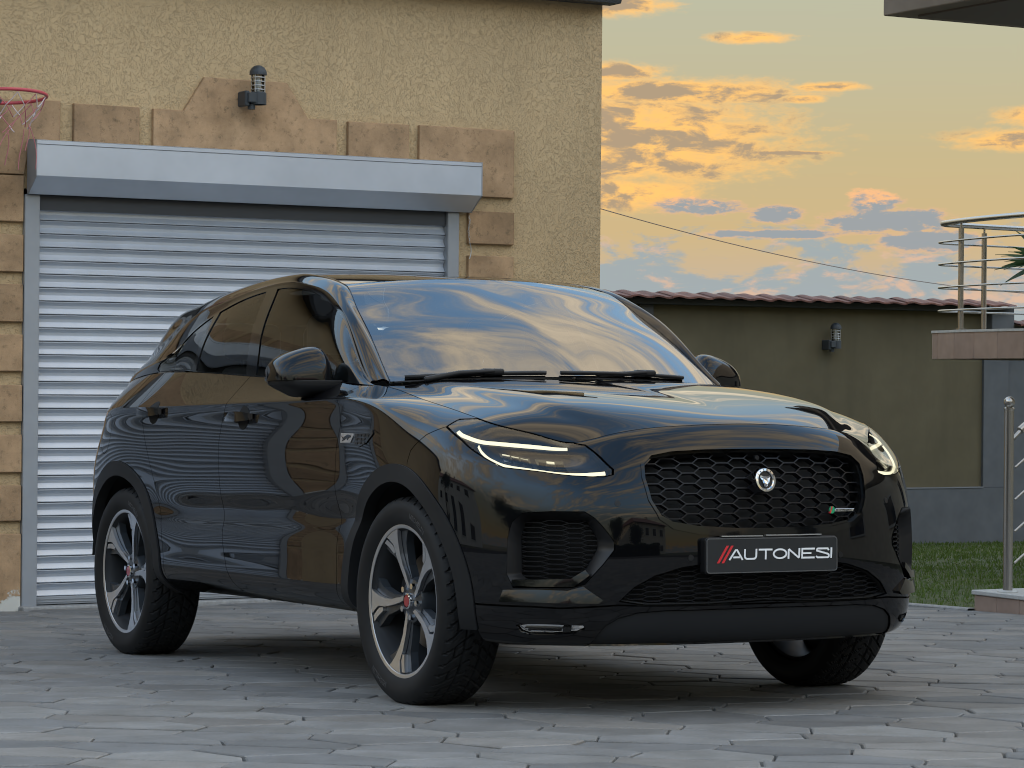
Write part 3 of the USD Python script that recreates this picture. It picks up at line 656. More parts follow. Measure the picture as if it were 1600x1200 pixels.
# ------------------------------------------------------------------ overhead cable
t = np.linspace(0, 1, 40); A_, B_ = np.array([.2, 26.0, 3.4]), np.array([8.2, 37.5, 2.35])
A_ = np.array([-1.45, 27.5, 3.30]); B_ = np.array([8.6, 44.0, 2.28]); cab = A_ + (B_ - A_)*t[:, None]; cab[:, 2] -= .62*4*t*(1-t)*.5
_cp = obj('overhead_cable', tube(cab, .0055, 6), principled('cable_sheath', (.12, .08, .07), .6)); tag(UsdGeom.Mesh.Get(stage, _cp), 'thin dark overhead cable sagging across the evening sky', 'cable')
_pole = thing('cable_pole', 'slim timber pole beyond the boundary wall that carries the cable, hidden by the terrace', 'pole')
obj('shaft', tube([(8.6, 44, -1.2), (8.6, 44, 2.6)], [.09, .07], 12), trunk_m, _pole, smooth=40); obj('insulator', tube([(8.6, 43.92, 2.30), (8.6, 43.92, 2.42)], .03, 10), chain_m, _pole)

# ------------------------------------------------------------------ hills far off, to the right behind the terrace
hx = np.linspace(-400, 2600, 90); hy = np.linspace(1400, 2300, 12); HX, HY = np.meshgrid(hx, hy, indexing='ij')
u_ = np.clip((HY-1400)/450, 0, 1); prof_ = np.interp(HX, [-400, 300, 420, 700, 1100, 1800, 2600], [0, 4, 26, 60, 85, 95, 70]) 
HZ = -25 + prof_*np.sin(u_*np.pi/2)*(.8 + .4*meshkit.fbm(np.stack([HX/160, HY/160, 0*HX], -1), 4, 3))
hi_ = np.arange(90*12).reshape(90, 12); hf = np.concatenate([np.stack([hi_[:-1, :-1], hi_[1:, :-1], hi_[1:, 1:]], -1).reshape(-1, 3), np.stack([hi_[:-1, :-1], hi_[1:, 1:], hi_[:-1, 1:]], -1).reshape(-1, 3)])
tag(UsdGeom.Mesh.Get(stage, obj('hills', (np.c_[HX.ravel(), HY.ravel(), HZ.ravel()], hf), principled('far_hills', (.13, .17, .17), .95, noise=(.02, .3)), smooth=True)), kind='structure')

# ------------------------------------------------------------------ out of view houses, trees and hedges
bark = principled('tree_bark', (.07, .055, .04), .9, noise=(15, .3))
def foliage(name, a, b):
    g = Nodes(); c = g.mix(g.add('geometry', 'random_per_island'), a, b)
    return g.build('/World/Looks/' + name, surface=g.add('mix_closure', 'closure', fac=.25, closure1=g.add('principled_bsdf', 'BSDF', base_color=c, roughness=.6), closure2=g.add('translucent_bsdf', 'BSDF', color=c)))
fol = [foliage('leaves_dark', (.020, .040, .014), (.045, .075, .022)), foliage('leaves_mid', (.035, .06, .018), (.07, .10, .03))]
def street_tree(x, y, h, r, k, label):
    t = thing('street_tree', label, 'tree', mat4(np.eye(3), (x, y, float(ground_z(x, y)) - .1)))
    q = np.random.default_rng(100 + k); ht = h*.38
    br = [tube([(0, 0, 0), (.05, .02, ht*.5), (.0, .05, ht), (.05, 0, h*.75)], [.17, .14, .11, .04], 10)]
    for i in range(7):
        a = i*2.4 + q.random(); z = ht*(.85 + .1*i); br.append(tube([(0, 0, z), (r*.4*math.cos(a), r*.4*math.sin(a), z + r*.35), (r*.7*math.cos(a), r*.7*math.sin(a), z + r*.75)], [.07, .045, .02], 7))
    obj('trunk', join(*br), bark, t, smooth=40)
    n = 9000; cl = q.standard_normal((26, 3)); cl /= np.linalg.norm(cl, axis=1, keepdims=True); cl = cl*(q.random((26, 1))**.4)*[r*.8, r*.8, (h-ht)*.40] + [0, 0, ht + (h-ht)*.52]
    c = cl[q.integers(0, 26, n)] + q.standard_normal((n, 3))*r*.19; s = .06 + .05*q.random(n)
    A = q.standard_normal((n, 3)); A /= np.linalg.norm(A, axis=1, keepdims=True); Bv = np.cross(A, q.standard_normal((n, 3))); Bv /= np.linalg.norm(Bv, axis=1, keepdims=True)
    v = np.stack([c - A*s[:, None], c + Bv*s[:, None]*.5, c + A*s[:, None], c - Bv*s[:, None]*.5], 1).reshape(-1, 3)
    i4 = np.arange(n)[:, None]*4; f = np.concatenate([i4 + [0, 1, 2], i4 + [0, 2, 3]])
    obj('crown', (v, f), fol[k % 2], t)
rt_m = principled('red_roof_tiles', (.17, .075, .055), .8, noise=(6, .3)); cream = principled('cream_render', (.44, .40, .33), .85, noise=(2, .12)); white_r = principled('white_render', (.55, .54, .51), .85, noise=(2, .1))
def street_house(x, y, w, d, h, rz, m, label):
    c, s = math.cos(rz), math.sin(rz); t = thing('street_house', label, 'house', mat4(np.array([[c, -s, 0], [s, c, 0], [0, 0, 1.]]), (x, y, float(ground_z(0, y)) - .3)))
    obj('wall', bx((-w/2, -d/2, 0), (w/2, d/2, h)), m, t)
    rv = np.array([(-w/2-.5, -d/2-.5, h+.01), (w/2+.5, -d/2-.5, h+.01), (w/2+.5, d/2+.5, h+.01), (-w/2-.5, d/2+.5, h+.01), (-w/2+d*.3, 0, h+d*.26), (w/2-d*.3, 0, h+d*.26)]); rp = obj('roof', trimesh.convex.convex_hull(rv), rt_m, t)
    obj('chimney', bx((w*.2, -.3, h+.3), (w*.2+.6, .3, h+d*.26+.7)), cream, rp)
    for st in range(int(h//2.8)):
        for q in range(int(w//2.6)):
            xx = -w/2 + 1.0 + q*2.6; wi = obj('window', cbox((xx, d/2+.001, .9+st*2.8), (xx+1.2, d/2+.06, 2.2+st*2.8), .006), cap_m, t); obj('pane', bx((xx+.07, d/2+.061, .97+st*2.8), (xx+1.13, d/2+.07, 2.13+st*2.8)), pane_m, wi)
street_house(-13, -21, 11, 8, 5.8, .12, cream, 'two storey cream house with red hipped roof out of view behind the camera to the left, reflected in the car')  # unseen houses behind the camera, there for the car's reflections
street_house(3, -25, 10, 8, 3.1, -.05, white_r, 'single storey white house with red roof out of view straight behind the camera, reflected in the car')
street_house(19, -22, 11, 8, 5.8, -.2, cream, 'two storey cream house with red roof out of view behind the camera to the right, reflected in the car')
street_house(-28, 9, 22, 9, 5.8, -1.45, white_r, 'white two storey house out of view to the left, placed to keep the low sun off the yard')  # unseen house, placed and widened to block the low sun
for k, (x, y, h, r, lb) in enumerate([(-6.2, -15, 5.4, 1.7, 'dark leafy tree out of view behind the camera to the left, reflected in the car'), (8.2, -14, 6.2, 1.9, 'tall leafy tree out of view behind the camera, reflected in the car'), (12.5, -13, 4.6, 1.6, 'small round tree out of view behind the camera to the right, reflected in the car'), (-2.6, -17, 3.6, 1.2, 'low tree out of view behind the camera, reflected in the car'), (-18, 9, 6.0, 2.2, 'broad tree out of view to the left, helping to keep the low sun off the yard'), (-16.5, -4, 6.5, 2.4, 'big dark tree out of view to the left, helping to block the low sun')]):
    street_tree(x, y, h, r, k, lb)  # unseen trees: four for reflections, the last two also block the sun
HG = np.random.default_rng(9)
hedge_c = 0
for (x0, x1, lb) in ((-15, -4.2, 'long clipped dark hedge out of view behind the camera to the left, darkening reflections in the car'), (-3.6, 4.6, 'clipped dark hedge out of view straight behind the camera, darkening reflections in the car'), (5.2, 15, 'clipped dark hedge out of view behind the camera to the right, darkening reflections in the car')):  # unseen hedges that darken what the front of the car reflects
    hg = thing('hedge', lb, 'hedge'); n = int(2600*(x1-x0))
    p = np.c_[x0 + (x1-x0)*HG.random(n), -9.6 + .9*HG.random(n), -.2 + 1.75*HG.random(n)**.8]; p[:, 2] += .12*np.sin(p[:, 0]*2.3) + ground_z(p[:, 0], p[:, 1])
    A = HG.standard_normal((n, 3)); A /= np.linalg.norm(A, axis=1, keepdims=True); Bv = np.cross(A, HG.standard_normal((n, 3))); Bv /= np.linalg.norm(Bv, axis=1, keepdims=True); s = .05 + .04*HG.random(n)
    v = np.stack([p - A*s[:, None], p + Bv*s[:, None]*.5, p + A*s[:, None], p - Bv*s[:, None]*.5], 1).reshape(-1, 3); i4 = np.arange(n)[:, None]*4
    obj('foliage', (v, np.concatenate([i4 + [0, 1, 2], i4 + [0, 2, 3]])), fol[0], hg)
    obj('core', bx((x0+.1, -9.45, -.9), (x1-.1, -8.85, 1.25)), principled('hedge_core_tone_%d' % hedge_c, (.012, .018, .008), .95), hg); hedge_c += 1
# ------------------------------------------------------------------ the car's skin: smooth surfaces that panels are cut from
class Surf:
    def __init__(s, X, W, Z, ku=3, kv=3):
        nu, nv = X.shape; s.nu, s.nv = nu, nv
        s.f = [RectBivariateSpline(np.arange(nu), np.arange(nv), q, kx=ku, ky=kv, s=0) for q in (X, W, Z)]
        s.sign = 1.0
    def __call__(s, u, v): return np.stack([f.ev(u, v) for f in s.f], -1)
    def normal(s, u, v):
        a = np.stack([f.ev(u, v, dx=1) for f in s.f], -1); b = np.stack([f.ev(u, v, dy=1) for f in s.f], -1)
        n = np.cross(a, b); return s.sign*n/np.maximum(np.linalg.norm(n, axis=-1, keepdims=True), 1e-9)
    def table(s, u0, u1, v0, v1, n=12):
        uu, vv = np.meshgrid(np.linspace(u0, u1, int((u1-u0)*n)+1), np.linspace(v0, v1, int((v1-v0)*n)+1), indexing='ij')
        return uu.ravel(), vv.ravel()
    def inverse(s, pts, axes, dom):
        """(u, v) of points given by two of their coordinates, looked for in the part dom = (u0, u1, v0, v1)"""
        uu, vv = s.table(*dom); P = s(uu, vv)[:, axes]; out = []
        for q in np.asarray(pts, float):
            k = np.argmin(((P - q)**2).sum(1)); u, v = uu[k], vv[k]
            for _ in range(8):
                p = s(u, v)[list(axes)]
                J = np.array([[s.f[a].ev(u, v, dx=1), s.f[a].ev(u, v, dy=1)] for a in axes])
                try: st = np.linalg.solve(J + 1e-9*np.eye(2), q - p)
                except np.linalg.LinAlgError: break
                st = np.clip(st, -.5, .5); u = float(np.clip(u + st[0], dom[0], dom[1])); v = float(np.clip(v + st[1], dom[2], dom[3]))
            out.append((u, v))
        return out

def smooth_loop(pts, r, n=1):
    """corners of a metric polygon rounded with radius r"""
    g = Polygon(pts); g = g.buffer(-r, join_style=1).buffer(2*r, join_style=1).buffer(-r, join_style=1, quad_segs=6)
    return list(g.exterior.coords)[:-1]

XS = np.array([-3.22, -3.0, -2.68, -2.35, -2.0, -1.6, -1.2, -.8, -.45, -.15, .1, .33])
def _col(xs, vals):
    return PchipInterpolator(xs, vals)(XS)
def body_nets():
    xs = [-3.22, -3.0, -2.68, -2.35, -2.0, -1.6, -1.2, -.8, -.45, -.15, .1, .33]
    #        row: half widths                                                        heights
    rows = [
     ([.72, .78, .82, .82, .81, .80, .80, .80, .80, .82, .84, .84],                  [.30, .28, .27, .275, .285, .288, .288, .285, .275, .255, .245, .24]),
     ([.82, .905, .935, .93, .918, .905, .90, .90, .905, .925, .935, .93],             [.40, .37, .36, .36, .36, .355, .35, .345, .34, .33, .32, .31]),
     ([.84, .922, .948, .942, .930, .918, .914, .914, .917, .94, .947, .942],       [.46, .45, .45, .45, .45, .445, .44, .435, .43, .43, .43, .435]),
     ([.85, .928, .953, .947, .930, .914, .907, .906, .912, .942, .951, .945],      [.54, .54, .55, .555, .56, .56, .56, .56, .56, .56, .56, .56]),
     ([.85, .928, .953, .944, .918, .895, .886, .886, .897, .938, .951, .944],      [.63, .63, .64, .64, .64, .635, .63, .63, .63, .64, .65, .66]),
     ([.845, .922, .952, .946, .925, .905, .897, .897, .906, .940, .950, .940],      [.80, .82, .83, .84, .84, .84, .84, .83, .82, .80, .79, .78]),
     ([.795, .882, .938, .945, .937, .925, .918, .914, .918, .931, .927, .910],      [.95, .985, 1.01, 1.02, 1.025, 1.02, 1.015, 1.005, .985, .95, .925, .885]),
     ([.770, .850, .905, .917, .917, .910, .904, .898, .892, .892, .885, .865],      [1.04, 1.07, 1.085, 1.085, 1.080, 1.075, 1.07, 1.063, 1.045, 1.015, .985, .94]),
     ([.69, .745, .785, .80, .803, .803, .802, .80, .765, .785, .79, .785],          [1.17, 1.195, 1.21, 1.21, 1.197, 1.175, 1.155, 1.135, 1.112, 1.068, 1.027, .985]),
    ]
    xr = [([-3.41, -3.455, -3.47], [.60, .35, .0]), ([-3.45, -3.49, -3.505], [.66, .38, 0.]), ([-3.46, -3.50, -3.515], [.67, .38, 0.]), ([-3.46, -3.50, -3.515], [.68, .38, 0.]),
          ([-3.455, -3.495, -3.51], [.68, .38, 0.]), ([-3.43, -3.47, -3.485], [.67, .38, 0.]), ([-3.40, -3.44, -3.455], [.65, .38, 0.]), ([-3.38, -3.42, -3.435], [.63, .37, 0.]), ([-3.33, -3.37, -3.385], [.57, .34, 0.])]
    # front: columns that walk round the nose, each row as (x, half width, z)
    fr = [
     [(.50, .775, .235), (.61, .70, .235), (.71, .59, .235), (.775, .45, .235), (.80, .22, .235), (.805, 0, .235)],
     [(.52, .850, .30), (.65, .760, .30), (.765, .64, .295), (.835, .45, .29), (.865, .22, .285), (.87, 0, .285)],
     [(.53, .862, .435), (.665, .768, .43), (.785, .65, .42), (.862, .45, .41), (.892, .22, .41), (.897, 0, .41)],
     [(.53, .866, .555), (.668, .770, .55), (.79, .652, .545), (.869, .45, .54), (.900, .22, .54), (.905, 0, .54)],
     [(.525, .864, .655), (.662, .768, .655), (.782, .65, .655), (.862, .45, .655), (.893, .22, .655), (.898, 0, .655)],
     [(.515, .855, .765), (.645, .757, .76), (.760, .642, .755), (.840, .45, .755), (.872, .22, .76), (.878, 0, .76)],
     [(.495, .833, .855), (.615, .738, .835), (.720, .628, .825), (.803, .45, .845), (.840, .22, .86), (.847, 0, .862)],
     [(.470, .800, .905), (.580, .712, .875), (.680, .610, .865), (.764, .45, .898), (.805, .22, .917), (.813, 0, .92)],
     [(.445, .747, .957), (.550, .667, .927), (.640, .595, .905), (.712, .45, .940), (.758, .22, .962), (.768, 0, .968)],
    ]
    nv = len(rows)
    X, W, Z = [], [], []
    for k in range(nv):
        w, z = rows[k]; rx, rw = xr[k]
        X.append([rx[2], rx[1], rx[0]] + xs + [q[0] for q in fr[k]])
        W.append([rw[2], rw[1], rw[0]] + list(w) + [q[1] for q in fr[k]])
        Z.append([z[0]]*3 + list(z) + [q[2] for q in fr[k]])
    X, W, Z = map(lambda a: np.array(a, float).T, (X, W, Z))          # (u, v)
    # one more row past the top, lying on along the bonnet, so that the edge is tangent to it
    gx, gw, gz = X[:, -1].copy(), W[:, -1].copy(), Z[:, -1].copy()
    n = len(gx)
    for i in range(n):
        if i < 11: gw[i] -= .07; gz[i] += .075
        elif i < 16: gw[i] -= .10; gz[i] += .022
        else:
            d = np.array([[0, 0], [-.05, -.07], [-.06, -.05], [-.07, -.03], [-.06, -.0], [-.05, 0], [-.05, 0]])[i-15]
            gx[i] += d[0]; gw[i] += d[1]; gz[i] += .02
    X = np.column_stack([X, gx]); W = np.column_stack([W, gw]); Z = np.column_stack([Z, gz])
    # two rows more in the flank, which is rounded like a barrel between the foot crease and the shoulder
    at = np.array([0, 1, 2, 3, 4, 4.5, 5, 5.5, 6, 7, 8, 9.])
    sp = [RectBivariateSpline(np.arange(n), np.arange(10), q, kx=3, ky=3, s=0)(np.arange(n), at) for q in (X, W, Z)]
    X, W, Z = sp
    w0 = PchipInterpolator([-3.22, -3.0, -2.68, -2.35, -2.0, -1.6, -1.2, -.8, -.45, -.15, .1, .33], [.852, .929, .953, .949, .939, .931, .926, .924, .928, .941, .951, .945])
    for i in range(3, 15):
        x = xs[i-3]; k = float(np.interp(x, [-3.1, -2.7, -.5, .1], [0, 1, 1, 0])); hb = float(np.interp(x, [-3, -2.3, -.5], [.87, .87, .84]))
        zz = [.555, .622, .715, .825, .940, 1.043, 1.076]
        f = lambda z: w0(x) - (z-hb)**2/(2*1.25)
        ww = [f(.66) + .0105, f(.622) + .0015, f(.715), f(.825), f(.940), f(1.043), f(1.043) - .015]
        k2 = float(np.interp(x, [-2.35, -2.0, -.8, -.45], [0, 1, 1, 0]))
        for r, z_, w_ in zip((3, 4, 5, 6, 7, 8, 9), zz, ww):
            q = k2 if r < 5 else k; Z[i, r] += q*(z_ - Z[i, r]); W[i, r] += q*(w_ - W[i, r])
        W[i, 2] += k2*(W[i, 3] + .003 - W[i, 2]); W[i, 1] += k2*(W[i, 3] - .008 - W[i, 1])
    # mirrored columns past both ends, so that the surface is even across the middle
    def ext(a, s): return np.vstack([s*a[2], s*a[1], a, s*a[-2], s*a[-3]])
    return ext(X, 1), ext(W, -1), ext(Z, 1)
def nv(v):
    """row numbers as first laid out -> rows of the finished net"""
    v = np.asarray(v, float); return np.where(v <= 4, v, np.where(v <= 6, 4 + 2*(v-4), v + 2))
UO = 2                                       # index of the middle of the rear; the nose is at UO + 20
U_NOSE = UO + 20
_X, _W, _Z = body_nets()
BODY = Surf(_X, -_W, _Z)                     # the car's right half: y = -half width
V_TOP = 10
def side(pts): return BODY.inverse(pts, (0, 2), (UO + 3, UO + 16, 0, V_TOP + .4))
def front(pts): return BODY.inverse([(-a, b) for a, b in pts], (1, 2), (UO + 14.5, U_NOSE + 1, 0, V_TOP + .4))

# ---- bonnet: a patch between the cowl, the two shut lines and the lip
def blend_patch(c0, c1, d0, d1):
    """Coons patch: c0(t), c1(t) at s = 0, 1 and d0(s), d1(s) at t = 0, 1; arrays of points"""
    n, m = len(d0), len(c0); S, T = np.linspace(0, 1, n)[:, None, None], np.linspace(0, 1, m)[None, :, None]
    return (1-S)*c0[None] + S*c1[None] + (1-T)*d0[:, None] + T*d1[:, None] - ((1-S)*(1-T)*c0[0] + (1-S)*T*c0[-1] + S*(1-T)*c1[0] + S*T*c1[-1])
def resample(P, n):
    P = np.asarray(P, float); L = np.r_[0, np.cumsum(np.linalg.norm(np.diff(P, axis=0), axis=1))]
    return np.stack([np.interp(np.linspace(0, L[-1], n), L, P[:, k]) for k in range(P.shape[1])], 1)
def spline_pts(P, n):
    P = np.asarray(P, float); L = np.r_[0, np.cumsum(np.linalg.norm(np.diff(P, axis=0), axis=1))]
    c = CubicSpline(L, P); return c(np.linspace(0, L[-1], n))
def bonnet_surface():
    NS, NT = 17, 17
    uc = UO + 11.0                                                  # the column where the cowl corner lies (x = -0.45)
    uu = np.linspace(uc, U_NOSE - 3, 80); edge = BODY(uu, np.full(80, float(V_TOP))); edge[:, 1] *= -1
    edge = resample(edge, NS)
    uu = np.linspace(U_NOSE - 3, U_NOSE, 40); lip = BODY(uu, np.full(40, float(V_TOP))); lip[:, 1] *= -1
    lip = resample(lip[::-1], NT)                                   # middle -> corner
    centre = resample(spline_pts([(-.36, 0, 1.133), (-.05, 0, 1.102), (.25, 0, 1.066), (.48, 0, 1.032), (.64, 0, 1.004), (.72, 0, .985), lip[0]], 60), NS)
    cowl = spline_pts([(-.36, 0, 1.133), (-.375, .25, 1.131), (-.405, .5, 1.124), edge[0]], NT)
    P = blend_patch(cowl, lip, centre, edge)
    s, t = np.meshgrid(np.linspace(0, 1, NS), np.linspace(0, 1, NT), indexing='ij')
    P[..., 2] += .030*np.sin(np.pi*t)*np.sin(np.pi*np.clip(s*1.0, 0, 1))**.8*(.4 + .6*t)      # fuller crown towards the sides
    # the two raised creases that run forward and inward
    tc = .84 - .16*s; q = np.clip((tc - t)/.13 + .5, 0, 1); P[..., 2] += .011*(q*q*(3 - 2*q))*np.clip((1 - s)/.22, 0, 1)**.8*np.clip(s/.1 + .4, 0, 1)
    X, W, Z = P[..., 0], P[..., 1], P[..., 2]
    def ext(a, sg): return np.hstack([sg*a[:, 2:3], sg*a[:, 1:2], a])
    h = Surf(ext(X, 1), ext(-W, -1), ext(Z, 1)); h.sign = 1.0
    return h, NS, NT
BONNET, H_NS, H_NT = bonnet_surface()       # u = 0 .. NS-1 from the cowl to the lip, v = 2 (middle) .. NT+1 (edge)
if BONNET.normal(6., 5.)[2] < 0: BONNET.sign = -1.0

# ---- greenhouse: side glass and pillars hang between the belt and an arch that runs from the screen base over the roof to the tail
def green_nets():
    #  belt point (x, w, z)      glass top (arch)            rail                    roof edge / screen edge
    C = [((-.50, .775, 1.115), (-.56, .765, 1.128), (-.545, .745, 1.135), (-.50, .715, 1.128)),
         ((-.66, .797, 1.126), (-.73, .745, 1.243), (-.70, .721, 1.264), (-.66, .686, 1.237)),
         ((-.82, .800, 1.134), (-.90, .714, 1.378), (-.86, .695, 1.382), (-.82, .657, 1.343)),
         ((-1.00, .802, 1.145), (-1.055, .690, 1.443), (-1.02, .669, 1.464), (-.985, .625, 1.438)),
         ((-1.18, .803, 1.154), (-1.21, .672, 1.489), (-1.19, .645, 1.521), (-1.15, .590, 1.523)),
         ((-1.40, .803, 1.164), (-1.42, .660, 1.524), (-1.42, .630, 1.555), (-1.42, .565, 1.573)),
         ((-1.62, .803, 1.175), (-1.62, .655, 1.535), (-1.64, .622, 1.566), (-1.64, .555, 1.588)),
         ((-1.90, .803, 1.190), (-1.90, .657, 1.517), (-1.93, .622, 1.553), (-1.93, .552, 1.583)),
         ((-2.14, .802, 1.204), (-2.13, .667, 1.480), (-2.19, .630, 1.527), (-2.20, .552, 1.566)),
         ((-2.34, .790, 1.216), (-2.31, .685, 1.432), (-2.45, .640, 1.490), (-2.48, .552, 1.540)),
         ((-2.52, .782, 1.218), (-2.45, .715, 1.365), (-2.72, .640, 1.425), (-2.80, .550, 1.503)),
         ((-2.70, .782, 1.212), (-2.52, .755, 1.297), (-2.90, .655, 1.350), (-3.02, .545, 1.462)),
         ((-2.95, .755, 1.199), (-2.80, .755, 1.255), (-3.05, .665, 1.280), (-3.17, .560, 1.330)),
         ((-3.22, .69, 1.170), (-3.18, .70, 1.195), (-3.24, .645, 1.205), (-3.30, .585, 1.195))]
    rows = []
    for b, a, r, e in C:
        b, a, r, e = map(np.array, (b, a, r, e))
        mid = lambda q: b + (a - b)*q + np.array([0, .020*math.sin(math.pi*q)*np.linalg.norm(a-b)/.4, 0])
        m2 = (r + a)/2 + np.array([0, .004, .003]); m3 = (r + e)/2 + np.array([0.002, .006, .008])
        rows.append([b, mid(.33), mid(.67), a, m2, r, m3, e])
    G = np.array(rows)
    return G
_G = green_nets()
GREEN = Surf(_G[..., 0], -_G[..., 1], _G[..., 2])
if GREEN.normal(6., 1.5)[1] > 0: GREEN.sign = -1.0
def mirror_ext(P):
    """a half patch (n, m, 3) whose column 0 is the middle -> nets with two mirrored columns before it"""
    m = P[:, 2:0:-1].copy(); m[..., 1] *= -1
    return np.concatenate([m, P], 1)
def top_patch(edge, c0, c1, n, m, bulge=0.0):
    edge = resample(edge, n)
    s0 = spline_pts(c0 + [tuple(edge[0])], m); s1 = spline_pts(c1 + [tuple(edge[-1])], m)
    mid = np.array([s0[0]*(1-k) + s1[0]*k for k in np.linspace(0, 1, n)]); mid[:, 2] += bulge*np.sin(np.pi*np.linspace(0, 1, n)); mid[:, 0] += .3*bulge*np.sin(np.pi*np.linspace(0, 1, n))
    P = blend_patch(s0, s1, mid, edge)
    Q = mirror_ext(P); S = Surf(Q[..., 0], -Q[..., 1], Q[..., 2])
    if S.normal(n/2, 3.)[2] < 0: S.sign = -1.0
    return S, n, m
def green_edge(u0, u1, n=60):
    u = np.linspace(u0, u1, n); P = GREEN(u, np.full(n, 7.0)); P[:, 1] *= -1; return P
SCREEN, SC_N, SC_M = top_patch(green_edge(0, 4), [(-.375, 0, 1.150), (-.395, .25, 1.148), (-.43, .5, 1.140)], [(-1.075, 0, 1.555), (-1.085, .25, 1.550), (-1.115, .45, 1.537)], 9, 7, .018)
ROOF, RF_N, RF_M = top_patch(green_edge(4, 11), [(-1.075, 0, 1.555), (-1.085, .25, 1.550), (-1.115, .45, 1.537)], [(-3.12, 0, 1.490), (-3.10, .25, 1.485), (-3.06, .45, 1.473)], 11, 7, .082)
TAIL, TL_N, TL_M = top_patch(green_edge(11, 13), [(-3.12, 0, 1.490), (-3.10, .25, 1.485), (-3.06, .45, 1.473)], [(-3.385, 0, 1.17), (-3.37, .34, 1.17), (-3.34, .5, 1.18)], 5, 7, .01)
def green(pts): return GREEN.inverse(pts, (0, 2), (0, 13, 0, 5))
# ------------------------------------------------------------------ the parked car
CAR_M = np.array([[0.999961280, 2.10297e-4, -8.79737e-3], [2.024e-5, 0.999656802, 2.61969e-2], [8.79986e-3, -2.61961e-2, 0.999618091]])
_th = 0.5025; _B = np.array([[math.sin(_th), math.cos(_th), 0], [-math.cos(_th), math.sin(_th), 0], [0, 0, 1.]])   # columns: forward, left, up
_R = CAR_M @ _B
_t = CAR_M @ np.array([0.4202, 9.979, -CAM_H]) + np.array([0, 0, CAM_H])
CAR = thing('parked_car', 'glossy black crossover car with lit headlamp strips parked on the grey paving', 'car', mat4(_R, _t))

paint = principled('black_paint', (.0015, .0015, .0018), .3, specular_ior_level=.0, coat_weight=1.0, coat_roughness=.006, coat_ior=1.47)
gloss = principled('gloss_black', (.002, .002, .002), .08, specular_ior_level=.3, coat_weight=.4, coat_roughness=.02)
satin = principled('satin_black', (.0055, .0055, .006), .38, specular_ior_level=.35)
matte = principled('matte_black_plastic', (.0065, .007, .008), .6, specular_ior_level=.3, bump=(900, .15, .0006))
dark = principled('dark_void', (.004, .004, .004), .9)
rubber = principled('tyre_rubber', (.0055, .0058, .0064), .62, specular_ior_level=.3, noise=(30, .25), bump=(400, .12, .0006))
grille_m = principled('grille_black', (.004, .004, .005), .30, specular_ior_level=.28)
lamp_base = principled('lamp_reflector', (.055, .065, .08), .28, metallic=.6)
mesh_m = principled('black_mesh', (.006, .006, .007), .5, specular_ior_level=.25)
barrel_m = principled('rim_barrel', (.018, .019, .021), .5, specular_ior_level=.3)
plate_rim = principled('plate_rim', (.13, .13, .13), .4, metallic=.6)
alloy = principled('machined_alloy', (.56, .57, .59), .30, metallic=1.0)
alloy_dark = principled('dark_grey_alloy', (.024, .028, .033), .35, metallic=.3, coat_weight=.4, coat_roughness=.1)
chrome = principled('chrome', (.75, .75, .76), .08, metallic=1.0)
steel_disc = principled('brake_disc_steel', (.20, .19, .18), .4, metallic=1.0)
seat_m = principled('seat_leather', (.03, .03, .032), .6)
dash_m = principled('dashboard_plastic', (.02, .02, .022), .6)
red_cap = principled('red_badge', (.25, .012, .02), .2, coat_weight=.6)
white_ink = principled('white_ink', (.75, .75, .75), .5)
red_ink = principled('red_ink', (.55, .02, .025), .45)
green_ink = principled('green_enamel', (.02, .28, .12), .3)
lamp_red = principled('red_lens', (.12, .004, .006), .08, coat_weight=1.0)
plate_black = principled('plate_black', (.012, .013, .014), .3)
def emitter(path, color, strength):
    g = Nodes(); return g.build('/World/Looks/' + path, surface=g.add('emission', 'emission', color=color, strength=strength))
DRL = emitter('daytime_light', (1.0, .92, .62), DRL_STRENGTH)
def glass_mat(path, tint, ior, rough=0.0):
    g = Nodes(); fr = g.add('fresnel', 'fac', IOR=ior)
    return g.build('/World/Looks/' + path, surface=g.add('mix_closure', 'closure', fac=fr, closure1=g.add('transparent_bsdf', 'BSDF', color=tint), closure2=g.add('glossy_bsdf', 'BSDF', color=(1, 1, 1), roughness=rough)))
screen_glass = glass_mat('screen_glass', (.66, .72, .71), 2.6)
side_glass = glass_mat('side_glass', (.50, .55, .54), 1.55)
lens_glass = glass_mat('lens_glass', (.86, .88, .9), 1.5)

